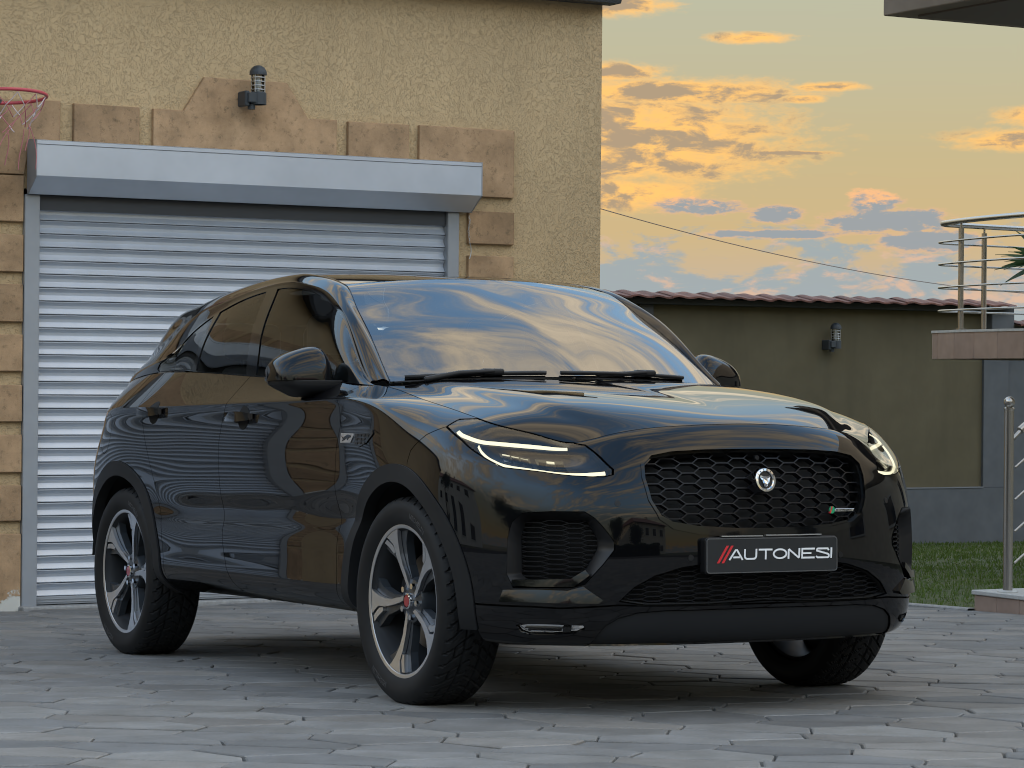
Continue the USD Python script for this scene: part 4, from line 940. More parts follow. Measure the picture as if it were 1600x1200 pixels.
UA = U_NOSE
def cut(S, poly, du, dv, offset=0.0, gap=0.0, flange=0.0, sink=0.0):
    poly = poly.buffer(0)
    mid = ('u', UA) if S is BODY else ('v', 2.0) if S is not GREEN else None      # the car's middle line
    if mid:
        whole = poly.union(affinity.scale(poly, -1 if mid[0] == 'u' else 1, 1 if mid[0] == 'u' else -1, origin=(UA, 2.0))).buffer(1e-6)
        b = poly.bounds; on_mid = abs((b[2] if mid[0] == 'u' else b[1]) - mid[1]) < 1e-3
    else: on_mid = False
    """the piece of the surface S inside the polygon (in u, v): (vertices, faces, normals). flange: depth of the turned-in rim, sink: offset inwards"""
    if gap:
        if on_mid: src, poly = poly, whole
        c = src.centroid if on_mid else poly.centroid; P0, Pu, Pv = S(c.x, c.y), S(c.x + .05, c.y), S(c.x, c.y + .05)
        su, sv = max(np.linalg.norm(Pu-P0)/.05, 1e-3), max(np.linalg.norm(Pv-P0)/.05, 1e-3)
        poly = affinity.scale(affinity.scale(poly, su, sv, origin=(0, 0)).buffer(-gap, join_style=2), 1/su, 1/sv, origin=(0, 0))
        if on_mid: poly = poly.intersection(sbox(-9, -9, UA, 99) if mid[0] == 'u' else sbox(-9, 2.0, 99, 99))
    polys = [g for g in getattr(poly, 'geoms', [poly]) if g.area > 1e-7]
    V, Fc = [], []
    key = {}
    def vid(u, v):
        k = (round(u, 6), round(v, 6))
        if k not in key: key[k] = len(V); V.append(k)
        return key[k]
    for pg in polys:
        pp = prep(pg); u0, v0, u1, v1 = pg.bounds
        for i in range(int(math.floor(u0/du)), int(math.ceil(u1/du))):
            for j in range(int(math.floor(v0/dv)), int(math.ceil(v1/dv))):
                cell = sbox(i*du, j*dv, (i+1)*du, (j+1)*dv)
                if pp.contains(cell):
                    a, b, c, d = vid(i*du, j*dv), vid((i+1)*du, j*dv), vid((i+1)*du, (j+1)*dv), vid(i*du, (j+1)*dv)
                    Fc += [(a, b, c), (a, c, d)]
                elif pp.intersects(cell):
                    q = pg.intersection(cell)
                    for g in getattr(q, 'geoms', [q]):
                        if g.geom_type != 'Polygon' or g.area < 1e-9: continue
                        tv, tf = trimesh.creation.triangulate_polygon(g, engine='earcut')
                        for t in tf:
                            a, b, c = tv[t]
                            if (b[0]-a[0])*(c[1]-a[1]) - (b[1]-a[1])*(c[0]-a[0]) < 0: b, c = c, b
                            Fc.append((vid(*a), vid(*b), vid(*c)))
    uv = np.array(V); P = S(uv[:, 0], uv[:, 1]); N = S.normal(uv[:, 0], uv[:, 1]); P = P + N*(offset - sink)
    F = np.array(Fc)
    fn = np.cross(P[F[:, 1]]-P[F[:, 0]], P[F[:, 2]]-P[F[:, 0]])
    if (fn*N[F[:, 0]]).sum() < 0: F = F[:, ::-1]
    if flange:
        PV, PF, PN = [P], [F], [N]; base = len(P)
        for pg in polys:
            for ring in [pg.exterior] + list(pg.interiors):
                r = np.array(ring.coords)
                ll = np.array(dense(r[:-1], .12)); m = len(ll)
                at_mid = np.abs((ll[:, 0] - UA) if mid and mid[0] == 'u' else (ll[:, 1] - 2.0) if mid else np.full(m, 9.)) < 1e-4
                A = S(ll[:, 0], ll[:, 1]); n = S.normal(ll[:, 0], ll[:, 1]); A = A + n*(offset - sink); Bq = A - n*flange
                t = np.roll(A, -1, 0) - np.roll(A, 1, 0); t /= np.maximum(np.linalg.norm(t, axis=1, keepdims=True), 1e-9); sn = np.cross(t, n)
                idx = np.arange(m); nx = (idx+1) % m
                fr = np.vstack([np.c_[base+idx, base+nx, base+m+nx], np.c_[base+idx, base+m+nx, base+m+idx]])
                keep = ~(at_mid & at_mid[nx]); fr = np.vstack([fr[:m][keep], fr[m:][keep]])
                if not len(fr): continue
                # the rim looks away from the panel
                ctr = A.mean(0); want = (A - ctr) if ring is pg.exterior else (ctr - A)
                if ((sn*want).sum(1)).sum() < 0: sn = -sn
                f0 = np.cross(np.vstack([A, Bq])[fr[0]-base][1]-np.vstack([A, Bq])[fr[0]-base][0], np.vstack([A, Bq])[fr[0]-base][2]-np.vstack([A, Bq])[fr[0]-base][0])
                if f0 @ sn[0] < 0: fr = fr[:, ::-1]
                PV += [A, Bq]; PF.append(fr); PN += [sn, sn]; base += 2*m
        P, F, N = np.vstack(PV), np.vstack(PF), np.vstack(PN)
    return P, F, N
def ledge(pts, top, out, k, name, parent, mat):
    """a blade whose lower edge stands out: it looks up at the sky"""
    P, F, N = cut(BODY, FP(pts), DU/2, DV/4)
    poly = FP(pts); b = poly.bounds
    uv = np.array([BODY.inverse([q[1:]], (1, 2), (b[0]-.3, b[2]+.3, b[1]-.3, b[3]+.3))[0] for q in P[:, :]])
    t = np.clip((b[3]-uv[:, 1])/(b[3]-b[1]), 0, 1); A = P + N*(.003 + out*t**.8)[:, None]
    V = np.vstack([A, P - N*.01]); n = len(P); E = {}
    for f in F:
        for a, q in ((f[0], f[1]), (f[1], f[2]), (f[2], f[0])): E[(a, q)] = 1
    rim = [(a, q) for a, q in E if (q, a) not in E]
    W = np.array([(q, a, n+a) for a, q in rim] + [(q, n+a, n+q) for a, q in rim])
    FF = np.vstack([F, W]); 
    if k < 0: V, FF = V*[1, -1, 1], FF[:, ::-1]
    obj(name, (V, FF), mat, parent, smooth=30)
def flip(p): P, F, N = p; k = np.array([1, -1, 1.]); return P*k, F[:, ::-1], N*k
def both(p):
    a, b = p, flip(p); return np.vstack([a[0], b[0]]), np.vstack([a[1], b[1]+len(a[0])]), np.vstack([a[2], b[2]])
def put(name, p, mat, parent=CAR, label=None): return obj(name, (p[0], p[1]), mat, parent, normals=p[2], label=label)
def pair(name, p, mat, parents=(CAR, CAR), label=None):
    return put(name, p, mat, parents[0], label), put(name, flip(p), mat, parents[1], label)
DU, DV = 1/10, 1/8
def FP(pts): return Polygon([(u, float(nv(v))) for u, v in pts])
def circ(cx, cz, r, a0, a1, n=40): return [(cx + r*math.cos(t), cz + r*math.sin(t)) for t in np.radians(np.linspace(a0, a1, n))]
_P = Polygon
def Polygon(*a):
    g = _P(*a); return g if g.is_valid else g.buffer(0)
AZ = .352; RC = .478                                          # arch centre height, outer radius of the arch trim
def arch_hole(cx):
    p = side(circ(cx, AZ, RC, 0, 180, 50))
    return Polygon([(p[0][0], -.3)] + p + [(p[-1][0], -.3)]).buffer(0)
arch_f, arch_r = arch_hole(0), arch_hole(-2.681)               # as holes in (u, v)
ARCH = arch_f.union(arch_r)

HEADLAMP = FP([(15.62, 7.06), (15.64, 7.62), (15.95, 8.0), (17.3, 8.0), (18.95, 8.0), (19.24, 7.62), (19.45, 6.5), (19.60, 5.75), (19.58, 5.5), (19.42, 5.42), (18.23, 5.60), (17.31, 5.64), (16.78, 6.0), (16.23, 6.62)])
FRONT_LINE = [(u, float(nv(v))) for u, v in [(15.0, 5.3), (15.06, 5.62), (15.35, 6.4), (15.62, 7.06)]]           # bumper / wing joint above the arch
def line_px(p): return BODY.inverse(p, (0, 2), (UO+3, UO+16, 0, 10.2))
DOOR_M = line_px([(-1.575, 1.172), (-1.555, 1.06), (-1.599, .90), (-1.597, .70), (-1.565, .52), (-1.524, .415), (-1.40, .30), (-1.36, .27)])
DOOR_R = line_px([(-2.50, 1.215), (-2.47, 1.10), (-2.40, 1.00), (-2.33, .88), (-2.27, .75), (-2.20, .60), (-2.17, .45), (-2.16, .30)])
DOOR_F2 = line_px([(-.575, 1.121), (-.53, 1.05), (-.49, .965), (-.514, .886), (-.53, .742), (-.53, .56), (-.528, .387), (-.525, .30)])
TOPL = lambda a, b: [(u, 10.0) for u in np.linspace(a, b, 12)]
TAIL_U = UO + 3.45
BLOW = .12
# ---- fascia openings, as (half width, height) on the nose
def fpoly(pts, r=0.0): return Polygon(front(dense(smooth_loop(pts, r) if r else pts, .03)))
GR = [(0, .889), (.20, .887), (.33, .880), (.405, .866), (.440, .835), (.446, .79), (.436, .715), (.405, .655), (.36, .625), (.27, .608), (.12, .598), (0, .596), (-.12, .598), (-.12, .889)]
GRILLE = fpoly(GR, .012).intersection(sbox(0, 0, UA, 12))
INTAKE = FP([(17.42, 2.30), (17.45, 3.3), (17.56, 3.85), (17.80, 4.12), (18.4, 4.17), (19.05, 4.17), (19.22, 4.0), (19.50, 3.30), (19.50, 3.1), (19.32, 2.7), (19.05, 2.20), (18.8, 2.08), (18.1, 2.02), (17.55, 1.98)])
INNER = FP([(17.62, 2.28), (17.62, 3.4), (17.72, 3.86), (17.9, 3.98), (19.08, 3.96), (19.27, 3.35), (19.26, 3.1), (19.08, 2.62), (18.92, 2.3), (18.7, 2.22), (17.75, 2.16)])
LOWG = FP([(19.62, 1.80), (19.80, 2.12), (20.1, 2.42), (20.5, 2.62), (20.95, 2.72), (22.0, 2.75), (22.0, 1.78), (21.0, 1.72), (20.0, 1.72)])
FOG = FP([(17.62, 1.03), (17.9, 1.06), (19.02, 1.09), (19.05, 1.0), (18.9, .86), (18.4, .76), (17.9, .74), (17.72, .84)])
SKID = FP([(18.95, .10), (19.15, .45), (19.4, 1.10), (19.6, 1.34), (19.9, 1.50), (20.3, 1.56), (22.0, 1.58), (22.0, .10)])
bump = Polygon(FRONT_LINE + [(u, float(nv(v))) for u, v in [(16.23, 6.62), (16.78, 6.0), (17.31, 5.64), (18.23, 5.60), (19.42, 5.42), (19.58, 5.5), (19.60, 5.75), (19.45, 6.5), (19.24, 7.62), (18.95, 8.0)]] + TOPL(19.0, UA) + [(UA, .05), (16.0, .05), (15.0, .05)]).difference(ARCH)
bump = max(getattr(bump, 'geoms', [bump]), key=lambda g: g.area)
SKIRT = FP([(14, 1.52), (16.67, 1.515), (17.53, 1.505), (18.6, 1.52), (19.25, 1.62), (19.6, 1.68), (22.0, 1.68), (22, 0), (14, 0)])
main_bump = bump.difference(GRILLE).difference(INTAKE).difference(LOWG).difference(SKIRT)
main_bump = max(getattr(main_bump, 'geoms', [main_bump]), key=lambda g: g.area)
skirt = bump.intersection(SKIRT).difference(FOG).difference(SKID)
skirt = max(getattr(skirt, 'geoms', [skirt]), key=lambda g: g.area)
put('front_bumper', both(cut(BODY, main_bump, DU, DV, gap=.0017, flange=.012)), paint)
put('bumper_skirt', both(cut(BODY, skirt, DU, DV, gap=.0015, flange=.012)), paint)
put('skid_panel', both(cut(BODY, SKID, DU, DV, sink=.006, gap=.002, flange=.02)), matte)

# ---- wings, doors, rear quarter
wing = Polygon(DOOR_F2 + [(12.9, .1), (15.6, .1)] + FRONT_LINE + [(15.64, 9.62), (15.95, 10.0)] + TOPL(15.9, DOOR_F2[0][0])).buffer(0).difference(ARCH)
wing = max(getattr(wing, 'geoms', [wing]), key=lambda g: g.area)
wing_R, wing_L = pair('front_wing', cut(BODY, wing, DU, DV, gap=.0017, flange=.012), paint)
fd = Polygon(DOOR_F2 + [(u, BLOW) for u in np.linspace(DOOR_F2[-1][0], DOOR_M[-1][0], 10)] + DOOR_M[::-1] + TOPL(DOOR_M[0][0], DOOR_F2[0][0])).buffer(0)
door_R, door_L = pair('front_door', cut(BODY, fd, DU, DV, gap=.0019, flange=.012), paint)
rd = Polygon(DOOR_M + [(u, BLOW) for u in np.linspace(DOOR_M[-1][0], DOOR_R[-1][0], 10)] + DOOR_R[::-1] + TOPL(DOOR_R[0][0], DOOR_M[0][0])).buffer(0).difference(ARCH)
rd = max(getattr(rd, 'geoms', [rd]), key=lambda g: g.area)
rdoor_R, rdoor_L = pair('rear_door', cut(BODY, rd, DU, DV, gap=.0019, flange=.012), paint)
QR = Polygon(DOOR_R + [(5.5, .1), (TAIL_U, .1), (TAIL_U, 10.0)] + TOPL(TAIL_U, DOOR_R[0][0])).buffer(0).difference(ARCH)
LAMP_T = FP([(3.2, 6.0), (TAIL_U+.55, 6.05), (TAIL_U+.95, 6.35), (TAIL_U+.7, 6.75), (3.2, 6.9)])
fuel_c = BODY.inverse([(-2.86, .96)], (0, 2), (4, 9, 0, 10))[0]
P0, Pu, Pv = BODY(*fuel_c), BODY(fuel_c[0]+.05, fuel_c[1]), BODY(fuel_c[0], fuel_c[1]+.05); _su, _sv = np.linalg.norm(Pu-P0)/.05, np.linalg.norm(Pv-P0)/.05
FUEL = Polygon([(fuel_c[0] + .085*math.cos(t)/_su, fuel_c[1] + .095*math.sin(t)/_sv) for t in np.linspace(0, 2*np.pi, 40)[:-1]])
quarter = max([g for g in getattr(QR.difference(LAMP_T), 'geoms', [QR.difference(LAMP_T)])], key=lambda g: g.area)
qR = put('rear_quarter', cut(BODY, quarter.difference(FUEL), DU, DV, gap=.0017, flange=.012), paint)
put('fuel_flap', cut(BODY, FUEL, DU/2, DV/2, gap=.0018, flange=.01), paint, qR)
put('rear_quarter', flip(cut(BODY, quarter, DU, DV, gap=.0017, flange=.012)), paint)
put('rear_bumper', both(cut(BODY, sbox(UO, .1, TAIL_U, 4.6), DU, DV, gap=.0017, flange=.012)), paint)
put('tailgate', both(cut(BODY, sbox(UO, 4.6, TAIL_U, 10.0).difference(LAMP_T), DU, DV, gap=.0017, flange=.012)), paint)
pair('tail_lamp', cut(BODY, LAMP_T, DU, DV, sink=.002, flange=.012), lamp_red)
# dark inner body behind every joint, with the wheel arches left open
INNERB = Polygon([(UO, .3), (UA, .3), (UA, 10.0), (UO, 10.0)]).difference(ARCH).difference(GRILLE).difference(INTAKE).difference(LOWG).difference(FOG).difference(HEADLAMP.buffer(.02))
put('inner_body', both(cut(BODY, INNERB, .25, .25, sink=.016)), dark)
# ---- arch trims
def arch_trim(cx, hole):
    ring = Polygon(circ(cx, AZ, RC+.002, -40, 220, 80)).difference(Polygon(circ(cx, AZ, .418, 0, 360, 90)))
    ring = ring.intersection(sbox(cx-1, .285, cx+1, 2))
    g = Polygon(side(dense(list(ring.exterior.coords)[:-1], .03)))
    return cut(BODY, g.buffer(0), DU/2, DV/2, offset=.006, flange=.045)
pair('front_arch_trim', arch_trim(0, arch_f), matte)
pair('rear_arch_trim', arch_trim(-2.681, arch_r), matte)
def liner(cx):
    a = np.radians(np.linspace(8, 172, 40)); v, f = [], []
    for w in (.905, .60, .46):
        for t in a: v.append((cx + (.43)*math.cos(t), -w, AZ + .43*math.sin(t)))
    n = len(a)
    for k in range(2):
        for i in range(n-1): p = k*n+i; f += [(p, p+1, p+n+1), (p, p+n+1, p+n)]
    c = len(v); v.append((cx, -.46, AZ))
    for i in range(n-1): f.append((2*n+i, 2*n+i+1, c))
    return np.array(v), np.array(f)
for cx in (0, -2.681):
    v, f = liner(cx); obj('wheel_arch_liner', (v, f), dark, CAR, smooth=True); obj('wheel_arch_liner', (v*[1, -1, 1], f[:, ::-1]), dark, CAR, smooth=True)

# ---- bonnet
BON = sbox(.0, 2, H_NS-1, H_NT+1)
put('bonnet', both(cut(BONNET, BON, .25, .3334, gap=.0016, flange=.014)), paint)

# ---- grille and lower meshes: honeycomb webs laid on the nose
def hexweb(opening_uv, S, pitch_x, pitch_z, hw, hh, bar, sink, depth, shift=0.0):
    """web between elongated hexagons, returned as one mesh; opening in (u, v)"""
    uu, vv = np.array(opening_uv.exterior.coords).T; Q = S(uu, vv)
    op = Polygon(np.c_[-Q[:, 1], Q[:, 2]]).buffer(0)
    x0, z0, x1, z1 = op.bounds; cells = []
    for i in range(int(x0/pitch_x)-2, int(x1/pitch_x)+3):
        for j in range(int(z0/pitch_z)-2, int(z1/pitch_z)+3):
            cx, cz = i*pitch_x, j*pitch_z + (pitch_z/2 if i % 2 else 0) + shift
            h = Polygon([(cx-hw+bar, cz), (cx-hw*.5+bar*.5, cz+hh-bar), (cx-hw*.25, cz+hh-bar*.85), (cx+hw*.25, cz+hh-bar*.85), (cx+hw*.5-bar*.5, cz+hh-bar), (cx+hw-bar, cz), (cx+hw*.5-bar*.5, cz-hh+bar), (cx-hw*.5+bar*.5, cz-hh+bar)])
            if h.intersects(op): cells.append(h)
    from shapely import union_all
    web = op.difference(union_all(cells))
    V, F, base = [], [], 0
    for g in getattr(web, 'geoms', [web]):
        if g.geom_type != 'Polygon' or g.area < 1e-6: continue
        tv, tf = trimesh.creation.triangulate_polygon(g, engine='earcut')
        uvs = np.array(S.inverse([(-a, b) for a, b in tv], (1, 2), (UO+14.5, UA+1, 0, 10.2)))
        P = S(uvs[:, 0], uvs[:, 1]); N = S.normal(uvs[:, 0], uvs[:, 1])
        A, Bk = P - N*sink, P - N*(sink + depth)
        # faces of the web and walls round each hole
        ft = np.array(tf)
        fn = np.cross(A[ft[:, 1]]-A[ft[:, 0]], A[ft[:, 2]]-A[ft[:, 0]])
        ft = np.where((fn[:, :1] > 0), ft, ft[:, ::-1])
        V += [A, Bk]; n = len(tv); F.append(ft + base)
        look = {(round(a, 7), round(b, 7)): k for k, (a, b) in enumerate(tv)}
        for ring in [g.exterior] + list(g.interiors):
            r = [look.get((round(a, 7), round(b, 7))) for a, b in list(ring.coords)[:-1]]
            if None in r: continue
            for a, b in zip(r, r[1:]+r[:1]): F.append(np.array([(base+a, base+b, base+n+b), (base+a, base+n+b, base+n+a)]))
        base += 2*n
    return np.vstack(V), np.vstack(F)
def mirrored(vf): v, f = vf; return np.vstack([v, v*[1, -1, 1]]), np.vstack([f, f[:, ::-1]+len(v)])
def frame_ring(poly, S, grow, offset, mat, name, parent=CAR, flange=.02, twin=False, gap=0):
    """a raised trim round an opening"""
    c = poly.centroid; P0, Pu, Pv = S(c.x, c.y), S(c.x+.05, c.y), S(c.x, c.y+.05); su, sv = np.linalg.norm(Pu-P0)/.05, np.linalg.norm(Pv-P0)/.05
    q = affinity.scale(poly, su, sv, origin=(0, 0)); r = q.buffer(grow[0], quad_segs=6).difference(q.buffer(grow[1], quad_segs=6))
    r = affinity.scale(r, 1/su, 1/sv, origin=(0, 0))
    return r
grille = obj('grille', mirrored(hexweb(GRILLE, BODY, .068, .0345, .0453, .01725, .0022, .026, .022)), grille_m, CAR)
_full = GRILLE.union(affinity.scale(GRILLE, -1, 1, origin=(UA, 0)))
_r1 = frame_ring(_full, BODY, (.003, -.007), 0, None, None).intersection(sbox(0, 0, UA, 12))
_r2 = frame_ring(_full, BODY, (-.005, -.012), 0, None, None).intersection(sbox(0, 0, UA, 12))
put('grille_frame', both(cut(BODY, _r1, DU/4, DV/2, offset=.004, flange=.03)), gloss, grille)
put('grille_inner_frame', both(cut(BODY, _r2, DU/4, DV/2, sink=.010, flange=.03)), gloss, grille)
put('grille_backing', both(cut(BODY, GRILLE.buffer(.01).intersection(sbox(0, 0, UA, 12)), DU, DV, sink=.075, flange=-.06)), dark, grille)
low_g = obj('lower_grille', mirrored(hexweb(LOWG, BODY, .060, .0165, .040, .00825, .0014, .022, .012)), mesh_m, CAR)
put('lower_grille_backing', both(cut(BODY, LOWG, DU, DV, sink=.06, flange=-.055)), dark, low_g)
def intake(sg):
    k = (lambda p: p) if sg > 0 else flip
    v, f = hexweb(INNER, BODY, .052, .0165, .035, .00825, .0015, .045, .010)
    if sg < 0: v, f = v*[1, -1, 1], f[:, ::-1]
    i = obj('side_intake', (v, f), mesh_m, CAR)
    put('intake_backing', k(cut(BODY, INTAKE.buffer(-.01), DU, DV, sink=.085)), dark, i)
    # funnel from the opening to the mesh
    c0 = np.array(dense(list(INTAKE.exterior.coords)[:-1], .06)); c1 = np.array(INNER.exterior.coords); ln = LineString(c1); lo = LineString(np.r_[c0, c0[:1]])
    tt = np.linspace(0, 1, 120, endpoint=False)
    def walk(poly, start):
        L = LineString(list(poly.exterior.coords)); s0 = L.project(Point(start)); return np.array([L.interpolate((s0 + t*L.length) % L.length).coords[0] for t in tt])
    a, b = walk(INTAKE, (17.42, 2.30)), walk(INNER, (17.62, 2.28))
    ring = lambda q, s: BODY(q[:, 0], q[:, 1]) - BODY.normal(q[:, 0], q[:, 1])*s
    rows = [ring(a, -.002), ring(a*.93+b*.07, .001), ring(a*.45+b*.55, .020), ring(b, .048)]
    n = len(tt); V = np.vstack(rows); F = []
    for q in range(3):
        for j in range(n):
            p = (j+1) % n; F += [(q*n+j, q*n+p, (q+1)*n+p), (q*n+j, (q+1)*n+p, (q+1)*n+j)]
    F = np.array(F)
    fn = np.cross(V[F[0][1]]-V[F[0][0]], V[F[0][2]]-V[F[0][0]])
    if sg < 0: V, F = V*[1, -1, 1], F[:, ::-1]
    obj('intake_surround', (V, F), satin, i, smooth=35)
    # bright blade along the foot of the intake
    bl = FP([(17.30, 1.62), (17.36, 1.90), (18.2, 1.96), (18.75, 1.99), (19.02, 2.12), (19.34, 1.82), (19.27, 1.73), (18.3, 1.66)])
    ledge([(17.30, 1.62), (17.36, 1.90), (18.2, 1.96), (18.75, 1.99), (19.02, 2.12), (19.34, 1.82), (19.27, 1.73), (18.3, 1.66)], 0, .019, sg, 'intake_blade', i, gloss)
    ledge([(17.56, 2.02), (17.56, 2.17), (18.1, 2.21), (18.8, 2.30), (19.05, 2.55), (19.12, 2.42), (18.86, 2.10), (18.1, 2.03)], 0, .014, sg, 'intake_blade', i, gloss)
    fx = FP([(17.66, .99), (17.9, 1.03), (18.98, 1.06), (18.85, .90), (18.4, .80), (17.9, .78), (17.76, .86)])
    fo = put('fog_lamp', k(cut(BODY, fx, DU/2, DV/4, sink=.014, flange=.02)), chrome)
    for (a0, a1, z0, z1) in ((17.8, 18.62, .90, .935), (17.86, 18.6, .84, .86)):
        put('light_bar', k(cut(BODY, FP([(a0, z0+.02), (a1, z0+.03), (a1, z1+.03), (a0, z1+.02)]), DU/2, DV/4, sink=.006, flange=.008)), satin, fo)
    put('lamp_divider', k(cut(BODY, FP([(18.63, .84), (18.64, 1.02), (18.80, 1.03), (18.79, .87)]), DU/2, DV/4, sink=.003, flange=.012)), dark, fo)
intake(1); intake(-1)
# parking sensor on the nose and arch reflectors
for sg in (1, -1):
    k = (lambda p: p) if sg > 0 else flip
    for (w, z) in ((.54, .705), (.30, .525)):
        u, v = front([(w, z)])[0]
        P0, Pu, Pv = BODY(u, v), BODY(u+.05, v), BODY(u, v+.05); su, sv = np.linalg.norm(Pu-P0)/.05, np.linalg.norm(Pv-P0)/.05
        put('parking_sensor', k(cut(BODY, Polygon([(u+.010*math.cos(t)/su, v+.010*math.sin(t)/sv) for t in np.linspace(0, 6.283, 18)[:-1]]), DU/4, DV/4, offset=.0015, flange=.004)), satin)

# ---- headlamps
def strip(line, w0, w1, n=60):
    L = LineString(line); pts = [L.interpolate(t, normalized=True).coords[0] for t in np.linspace(0, 1, n)]
    up = [(a, b + (w1 if 0 else w1)) for a, b in pts]; return FP(up + [(a, b - w0) for a, b in pts[::-1]])
def chaikin(p, n=3):
    p = np.array(p, float)
    for _ in range(n): p = np.vstack([p[:1]] + [np.array([.75*a+.25*b, .25*a+.75*b]) for a, b in zip(p, p[1:])] + [p[-1:]])
    return p
for sg in (1, -1):
    k = (lambda p: p) if sg > 0 else flip
    base = put('headlamp', k(cut(BODY, HEADLAMP, DU, DV, sink=.055, gap=.004, flange=-.05)), lamp_base, CAR)
    d1 = np.vstack([[(15.84, 7.14), (16.0, 7.03)], chaikin([(16.0, 7.03), (16.55, 6.93), (17.0, 7.12), (17.6, 7.33), (18.78, 7.72)])])
    d2 = np.vstack([[(16.58, 6.67), (16.7, 6.4)], chaikin([(16.7, 6.4), (17.0, 5.92), (17.35, 5.75), (17.9, 5.74), (19.47, 5.68)])])
    for d, wd in ((d1, .10), (d2, .10)):
        put('daytime_light', k(cut(BODY, strip(d, wd*.6, wd).buffer(0), DU/4, DV/4, sink=.016, flange=.006)), DRL, base)
        put('light_housing', k(cut(BODY, strip(d, wd*1.6, wd*2.0).buffer(0), DU/4, DV/4, sink=.022, flange=.02)), satin, base)
    for (a0, a1, z0, z1) in ((17.2, 17.95, 6.05, 6.78), (18.1, 18.75, 6.05, 6.90)):
        pr = put('projector', k(cut(BODY, FP([(a0-.12, z1), (a1-.1, z1+.1), (a1+.05, z0+.05), (a0+.08, z0)]), DU/4, DV/4, sink=.030, flange=.02)), gloss, base)
        for q in range(3):
            b0 = a0 + .04 + (a1-a0)*q/3.2
            put('projector_lens', k(cut(BODY, FP([(b0-.06, z1-.10), (b0+.13, z1-.08), (b0+.19, z0+.16), (b0+.02, z0+.14)]), DU/4, DV/4, sink=.024, flange=.01)), chrome if (q == 1 or a0 < 18) else gloss, pr)
    put('lamp_lens', k(cut(BODY, HEADLAMP, DU, DV, sink=.001, gap=.004, flange=.004)), lens_glass, base)

# ---- side glass, pillars and rails
def gpoly(pts): return Polygon(green(pts))
def belt_z(x): return float(np.interp(x, [-3.22, -2.70, -2.34, -2.0, -1.62, -1.18, -.82, -.5], [1.17, 1.212, 1.216, 1.197, 1.175, 1.154, 1.134, 1.115]))
def gline(x0, x1, n=8, f0=0.03, f1=2.93):
    """a line across the glass from the belt (x0) to the arch (x1), in (u, v)"""
    out = []
    for f in np.linspace(0, 1, n):
        v = f0 + (f1-f0)*f; x = x0 + (x1-x0)*f
        us = np.linspace(0, 13, 400); X = GREEN(us, np.full(400, v))[:, 0]; out.append((us[np.argmin(abs(X - x))], v))
    return out
la, lb, lc, ld = gline(-1.53, -1.64), gline(-1.625, -1.75), gline(-2.16, -2.20), gline(-2.21, -2.25)
front_win = Polygon([(.55, .05)] + [(u, .05) for u in np.linspace(.6, la[0][0], 6)] + la + [(u, 2.93) for u in np.linspace(la[-1][0], .55, 14)])
rear_win = Polygon(lb[::-1] + [(u, .05) for u in np.linspace(lb[0][0], lc[0][0], 6)] + lc + [(u, 2.93) for u in np.linspace(lc[-1][0], lb[-1][0], 8)])
qtr_win = Polygon(ld[::-1] + [(u, .05) for u in np.linspace(ld[0][0], 10.6, 6)] + [(10.85, .5), (11.0, 1.5), (10.8, 2.6), (10.5, 2.93)] + [(u, 2.93) for u in np.linspace(10.4, ld[-1][0], 6)])
for sg, dr, rr in ((1, door_R, rdoor_R), (-1, door_L, rdoor_L)):
    k = (lambda p: p) if sg > 0 else flip
    put('window', k(cut(GREEN, front_win, .2, .2, sink=.004, gap=.002)), side_glass, dr)
    put('window', k(cut(GREEN, rear_win, .2, .2, sink=.004, gap=.002)), side_glass, rr)
    put('quarter_window', k(cut(GREEN, qtr_win, .2, .2, sink=.003, gap=.002)), side_glass, CAR)
    frame = sbox(0, 0, 12.2, 3.12).difference(front_win).difference(rear_win).difference(qtr_win)
    put('window_trim', k(cut(GREEN, frame, .2, .2, sink=.0, flange=.008)), gloss, CAR)
    put('roof_rail', k(cut(GREEN, sbox(0, 3.12, 13, 6.97), .2, .25, flange=.012)), paint, CAR)
    put('rear_pillar', k(cut(GREEN, sbox(12.2, 0, 13, 3.12), .2, .25, flange=.01)), paint, CAR)
scr = sbox(.0, 2, SC_N-1, SC_M+1)
put('windscreen', both(cut(SCREEN, scr, .25, .25, gap=.003, flange=.006)), screen_glass)
FR = sbox(0, 2, SC_N-1, SC_M+1).difference(Polygon(chaikin([(.75, 1.9), (.75, 6.9), (1.0, 7.45), (1.6, 7.62), (6.6, 7.62), (7.2, 7.4), (7.45, 6.8), (7.5, 1.9), (7.5, 1.9)], 2)).union(sbox(.75, 1.5, 7.5, 5)))
SENSOR = Polygon([(7.6, 2), (7.6, 3.3), (7.0, 3.1), (6.4, 2.75), (5.9, 2.6), (5.75, 2.0)])
put('windscreen_border', both(cut(SCREEN, FR, .25, .25, sink=.007)), gloss)
put('mirror_sensor_housing', both(cut(SCREEN, SENSOR, .25, .25, sink=.008, flange=.03)), satin)
put('roof', both(cut(ROOF, sbox(0, 2, RF_N-1, RF_M+1), .25, .25, gap=.002, flange=.012)), paint)
put('rear_screen', both(cut(TAIL, sbox(.3, 2, TL_N-1, TL_M+1), .25, .25, gap=.002, flange=.01)), side_glass)
sp = prism(Polygon([(-2.98, .0), (-3.15, .0), (-3.13, .42), (-3.05, .47), (-2.98, .47)]), .03)
spo = join(sp, trimesh.Trimesh(sp.vertices*[1, -1, 1], sp.faces[:, ::-1])); spo.vertices[:, 2] += 1.452
obj('rear_spoiler', spo, paint, CAR)
